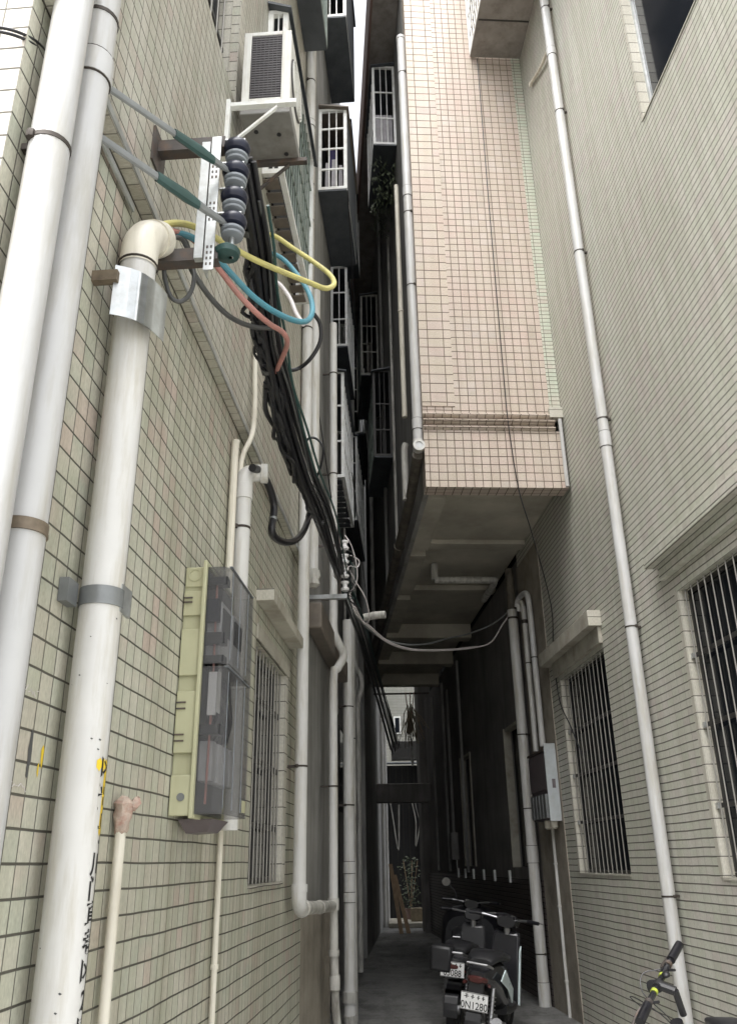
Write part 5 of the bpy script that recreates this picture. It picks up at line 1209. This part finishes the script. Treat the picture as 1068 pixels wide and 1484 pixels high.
    if apron:
        m = t.mb(); m.loft([(.30, 0, .62, .30, .30), (.42, 0, .66, .36, .36), (.56, 0, .66, .38, .38), (.66, 0, .62, .33, .32)], 18, 3.2); t.part('wind_apron', m, M['black_rubber'])
    if stripe:
        m = t.mb(); pts = [(-.62, -.163, .62), (-.50, -.172, .70), (-.10, -.172, .50), (.02, -.15, .36), (-.08, -.165, .38), (-.35, -.178, .52)]
        m.prism(pts, (0, -.012, 0)); t.part('side_panel', m, M['teal_white'], bevel=.004, label='pale teal-white side panel')
        m = t.mb(); m.hexa([(.10, -.21, .34), (.17, -.205, .32), (.18, -.185, .32), (.11, -.19, .34)], [(.14, -.185, .80), (.22, -.18, .84), (.23, -.165, .84), (.15, -.17, .80)]); t.part('side_panel', m, M['teal_white'], bevel=.006, label='upright pale teal-white guard')
    return t
HD = rad(70)
def place(rx, ry, hd): return (rx+.82*math.cos(hd), ry+.82*math.sin(hd), 0)
scooter('black scooter nearest the camera with a pale teal side panel and lower white plate', place(.80, 8.55, HD), HD, rad(8), 'gloss_black', '0N1280', False, True, 1.04, rad(-14), (), .45, 1.1)
scooter('dark grey scooter behind with the upper white plate and a pannier', place(.70, 9.55, rad(75)), rad(75), rad(6), 'grey_gloss', '05088', True, False, 1.05, rad(10), (), .60, 1.08)
scooter('black scooter farthest in with a round mirror standing up over its bars', place(.95, 11.3, rad(78)), rad(78), rad(5), 'gloss_black', None, False, False, 1.08, rad(-8), (1,), .5, 1.1, True)

# ================================================================= bicycle leaning by the right wall
def bicycle():
    hd = 1.662; lean = -.33; steer = .735
    RS = Matrix.Rotation(steer, 3, Vector((-.3, 0, 1)).normalized()); AX = Vector((.475, 0, 1.03))
    def turn(m):
        for q in m.bm.verts: q.co = AX + RS @ (q.co-AX)
        return m
    t = Thing('bicycle', 'black bicycle with lime clips on its bar parked by the right wall', 'bicycle', Free((1.861, 4.632, 0), (lean, 0, hd)))
    hx = .50    # head tube position
    for x, nm in ((.62, 'front_wheel'), (-.42, 'rear_wheel')):
        m = t.mb(); m.torus((x, 0, .335), (0, 1, 0), .312, .024, 48, 8)
        if x > 0: turn(m)
        w = t.part(nm, m, M['tyre'])
        m = t.mb(); m.ring((x, 0, .335), (0, 1, 0), .272, .292, .024, 48); m.lathe((x, -.045, .335), (0, 1, 0), [(.014, 0), (.026, .005), (.026, .012), (.014, .02), (.014, .07), (.026, .078), (.026, .085), (.014, .09)], 14)
        if x > 0: turn(m)
        t.part('rim', m, M['black_plastic'], w)
        m = t.mb()
        for i in range(28):
            a = 2*math.pi*i/28; b = a+(.5 if i % 2 else -.5); y = .03 if i % 4 < 2 else -.03
            m.tube([(x+.022*math.cos(b), y, .335+.022*math.sin(b)), (x+.275*math.cos(a), 0, .335+.275*math.sin(a))], .0011, 4)
        if x > 0: turn(m)
        t.part('spokes', m, M['chrome'], w)
    top, bot, bb, st = (.44, 0, .83), (.475, 0, .70), (.02, 0, .30), (-.13, 0, .76)
    m = t.mb(); m.tube([bot, bb], .034, 12); m.tube([top, st], .024, 12); m.tube([bb, (-.16, 0, .84)], .016, 12); m.tube([(.435, 0, .86), (.485, 0, .66)], .034, 12)
    for y in (-1, 1):
        m.tube([st, (-.27, .04*y, .55), (-.42, .06*y, .335)], .009, 8); m.tube([bb, (-.2, .045*y, .31), (-.42, .06*y, .335)], .010, 8)
    t.part('frame', m, M['gloss_black'])
    m = t.mb()
    for y in (-1, 1): m.tube([(.49, .0, .64), (.495, .055*y, .62), (.56, .058*y, .45), (.62, .058*y, .335)], .014, 8)
    turn(m); t.part('fork', m, M['gloss_black'])
    m = t.mb(); m.tube([(-.16, 0, .84), (-.185, 0, .92)], .0135, 10); t.part('seat_post', m, M['chrome'])
    m = t.mb(); m.loft([(-.34, 0, .935, .06, .012), (-.30, 0, .945, .075, .022), (-.2, 0, .945, .06, .024), (-.08, 0, .94, .026, .02), (.0, 0, .935, .016, .014)], 14); t.part('saddle', m, M['black_plastic'])
    m = t.mb(); m.tube([(.435, 0, .86), (.40, 0, .985)], .018, 10); m.tube([(.40, 0, .98), (.47, 0, 1.03)], .024, 10); m.ring((.475, 0, 1.03), (0, 1, 0), .012, .026, .045, 14); turn(m); t.part('stem', m, M['black_plastic'])
    def S(x, y, z): return tuple(AX + RS @ Vector((x, y*1.05, z)))
    m = t.mb(); m.tube(spline([S(-.03, .31, .018), S(-.015, .2, .014), S(0, .08, .002), S(0, -.08, .002), S(-.015, -.2, .014), S(-.03, -.31, .018)], 4), .0165, 10); t.part('handlebar', m, M['gloss_black'])
    for y in (-1, 1):
        m = t.mb(); m.tube([S(-.02, .195*y, .015), S(-.03, .335*y, .018)], .0235, 12); m.ring(S(-.03, .325*y, .018), RS @ Vector((0, 1, 0)), .0005, .021, .006, 12); t.part('grip', m, M['black_rubber'])
        m = t.mb(); m.ring(S(-.01, .165*y, .011), RS @ Vector((0, 1, 0)), .013, .021, .025, 12); m.tube(spline([S(.0, .165*y, .008), S(.04, .17*y, .0), S(.055, .22*y, -.005), S(.05, .30*y, -.012)], 4), .0085, 6); t.part('brake_lever', m, M['steel_dark'])
        m = t.mb(); m.lathe(S(.02, .15*y, -.01), (0, 1, 0), [(.012, -.02), (.02, -.01), (.02, .015), (.01, .022)], 10); m.tube([S(-.01, .14*y, -.005), S(-.05, .135*y, -.012)], .007, 6); t.part('shifter', m, M['black_plastic'])
        m = t.mb(); m.tube(spline([S(.045, .16*y, .0), S(.12, .10*y, .03), S(.13, .03*y, -.03), S(.06, 0.01*y, -.16), S(.03, .01*y, -.30)], 5), .003, 6); t.part('brake_cable', m, M['black_rubber'])
    for y in (-.075, .06):
        m = t.mb(); m.ring(S(0, y, .003), RS @ Vector((0, 1, 0)), .013, .019, .02, 14); t.part('clip', m, M['neon'])
    m = t.mb(); c = Vector(S(.045, -.01, -.005)); HX = RS @ Vector((1, 0, .05)); m.lathe(c, HX, [(.02, -.06), (.03, -.045), (.036, .0), (.033, .012)], 16); hl = t.part('headlight', m, M['black_plastic'])
    m = t.mb(); m.lathe(c+HX*.0125, HX, [(.029, 0), (.026, .005)], 16); t.part('lens', m, M['lens_white'], hl)
    m = t.mb(); m.lathe(S(-.045, -.045, .02), (0, 0, 1), [(.02, -.012), (.024, 0), (.018, .012), (.0, .017)], 16); t.part('bell', m, M['black_plastic'])
    m = t.mb(); m.ring((.02, 0, .30), (0, 1, 0), .075, .088, .004, 30); m.tube([(.02, -.06, .30), (.02, .06, .30)], .02, 12); m.tube([(.02, .065, .3), (.12, .07, .17)], .01, 8); m.tube([(.02, -.065, .3), (-.08, -.07, .43)], .01, 8); m.box(.08, .17, .075, .16, .16, .18); m.box(-.13, -.04, -.165, -.075, .42, .44); t.part('crankset', m, M['steel_dark'])
    return t
bicycle()

# ================================================================= camera
cam = bpy.data.cameras.new('camera'); co_ = bpy.data.objects.new('camera', cam); COL.objects.link(co_)
co_.location = (0, 0, 1.6)
pitch, roll, f_ = rad(22.6), rad(.98), 1219.0
fw = Vector((0, math.cos(pitch), math.sin(pitch))); r0 = Vector((1, 0, 0)); u0 = r0.cross(fw)
r_ = r0*math.cos(roll)-u0*math.sin(roll); u_ = r0*math.sin(roll)+u0*math.cos(roll)
co_.matrix_world = Matrix((( r_.x, u_.x, -fw.x, 0), (r_.y, u_.y, -fw.y, 0), (r_.z, u_.z, -fw.z, 1.6), (0, 0, 0, 1)))
cam.sensor_fit = 'VERTICAL'; cam.angle = 2*math.atan(742/f_)
cam.clip_start = .05; cam.clip_end = 1000
SC.camera = co_

# ================================================================= light: bright overcast sky, soft sun high behind the camera
w = bpy.data.worlds.new('World'); SC.world = w; w.use_nodes = True
nt = w.node_tree; bg = nt.nodes['Background']
sky = nt.nodes.new('ShaderNodeTexSky'); sky.sky_type = 'NISHITA'; sky.sun_disc = False
EL, AZ = rad(64), rad(214)
sky.sun_elevation = EL; sky.sun_rotation = AZ; sky.dust_density = 4.0; sky.air_density = 1.0; sky.ozone_density = 1.0
hs_ = nt.nodes.new('ShaderNodeHueSaturation'); hs_.inputs['Saturation'].default_value = .18
nt.links.new(sky.outputs[0], hs_.inputs['Color']); nt.links.new(hs_.outputs[0], bg.inputs[0])
bg.inputs[1].default_value = .15
sun = bpy.data.lights.new('sun', 'SUN'); so = bpy.data.objects.new('sun', sun); COL.objects.link(so)
sun.energy = 1.5; sun.angle = rad(60); sun.color = (1, .985, .96)
dirv = Vector((math.sin(AZ)*math.cos(EL), math.cos(AZ)*math.cos(EL), math.sin(EL)))
so.rotation_euler = dirv.to_track_quat('Z', 'Y').to_euler(); so.location = (0, -5, 20)
SC.view_settings.view_transform = 'Standard'; SC.view_settings.look = 'None'; SC.view_settings.gamma = 1
SC.view_settings.exposure = EXPO
SC.cycles.max_bounces = 8; SC.cycles.diffuse_bounces = 5; SC.cycles.transmission_bounces = 8; SC.cycles.transparent_max_bounces = 8
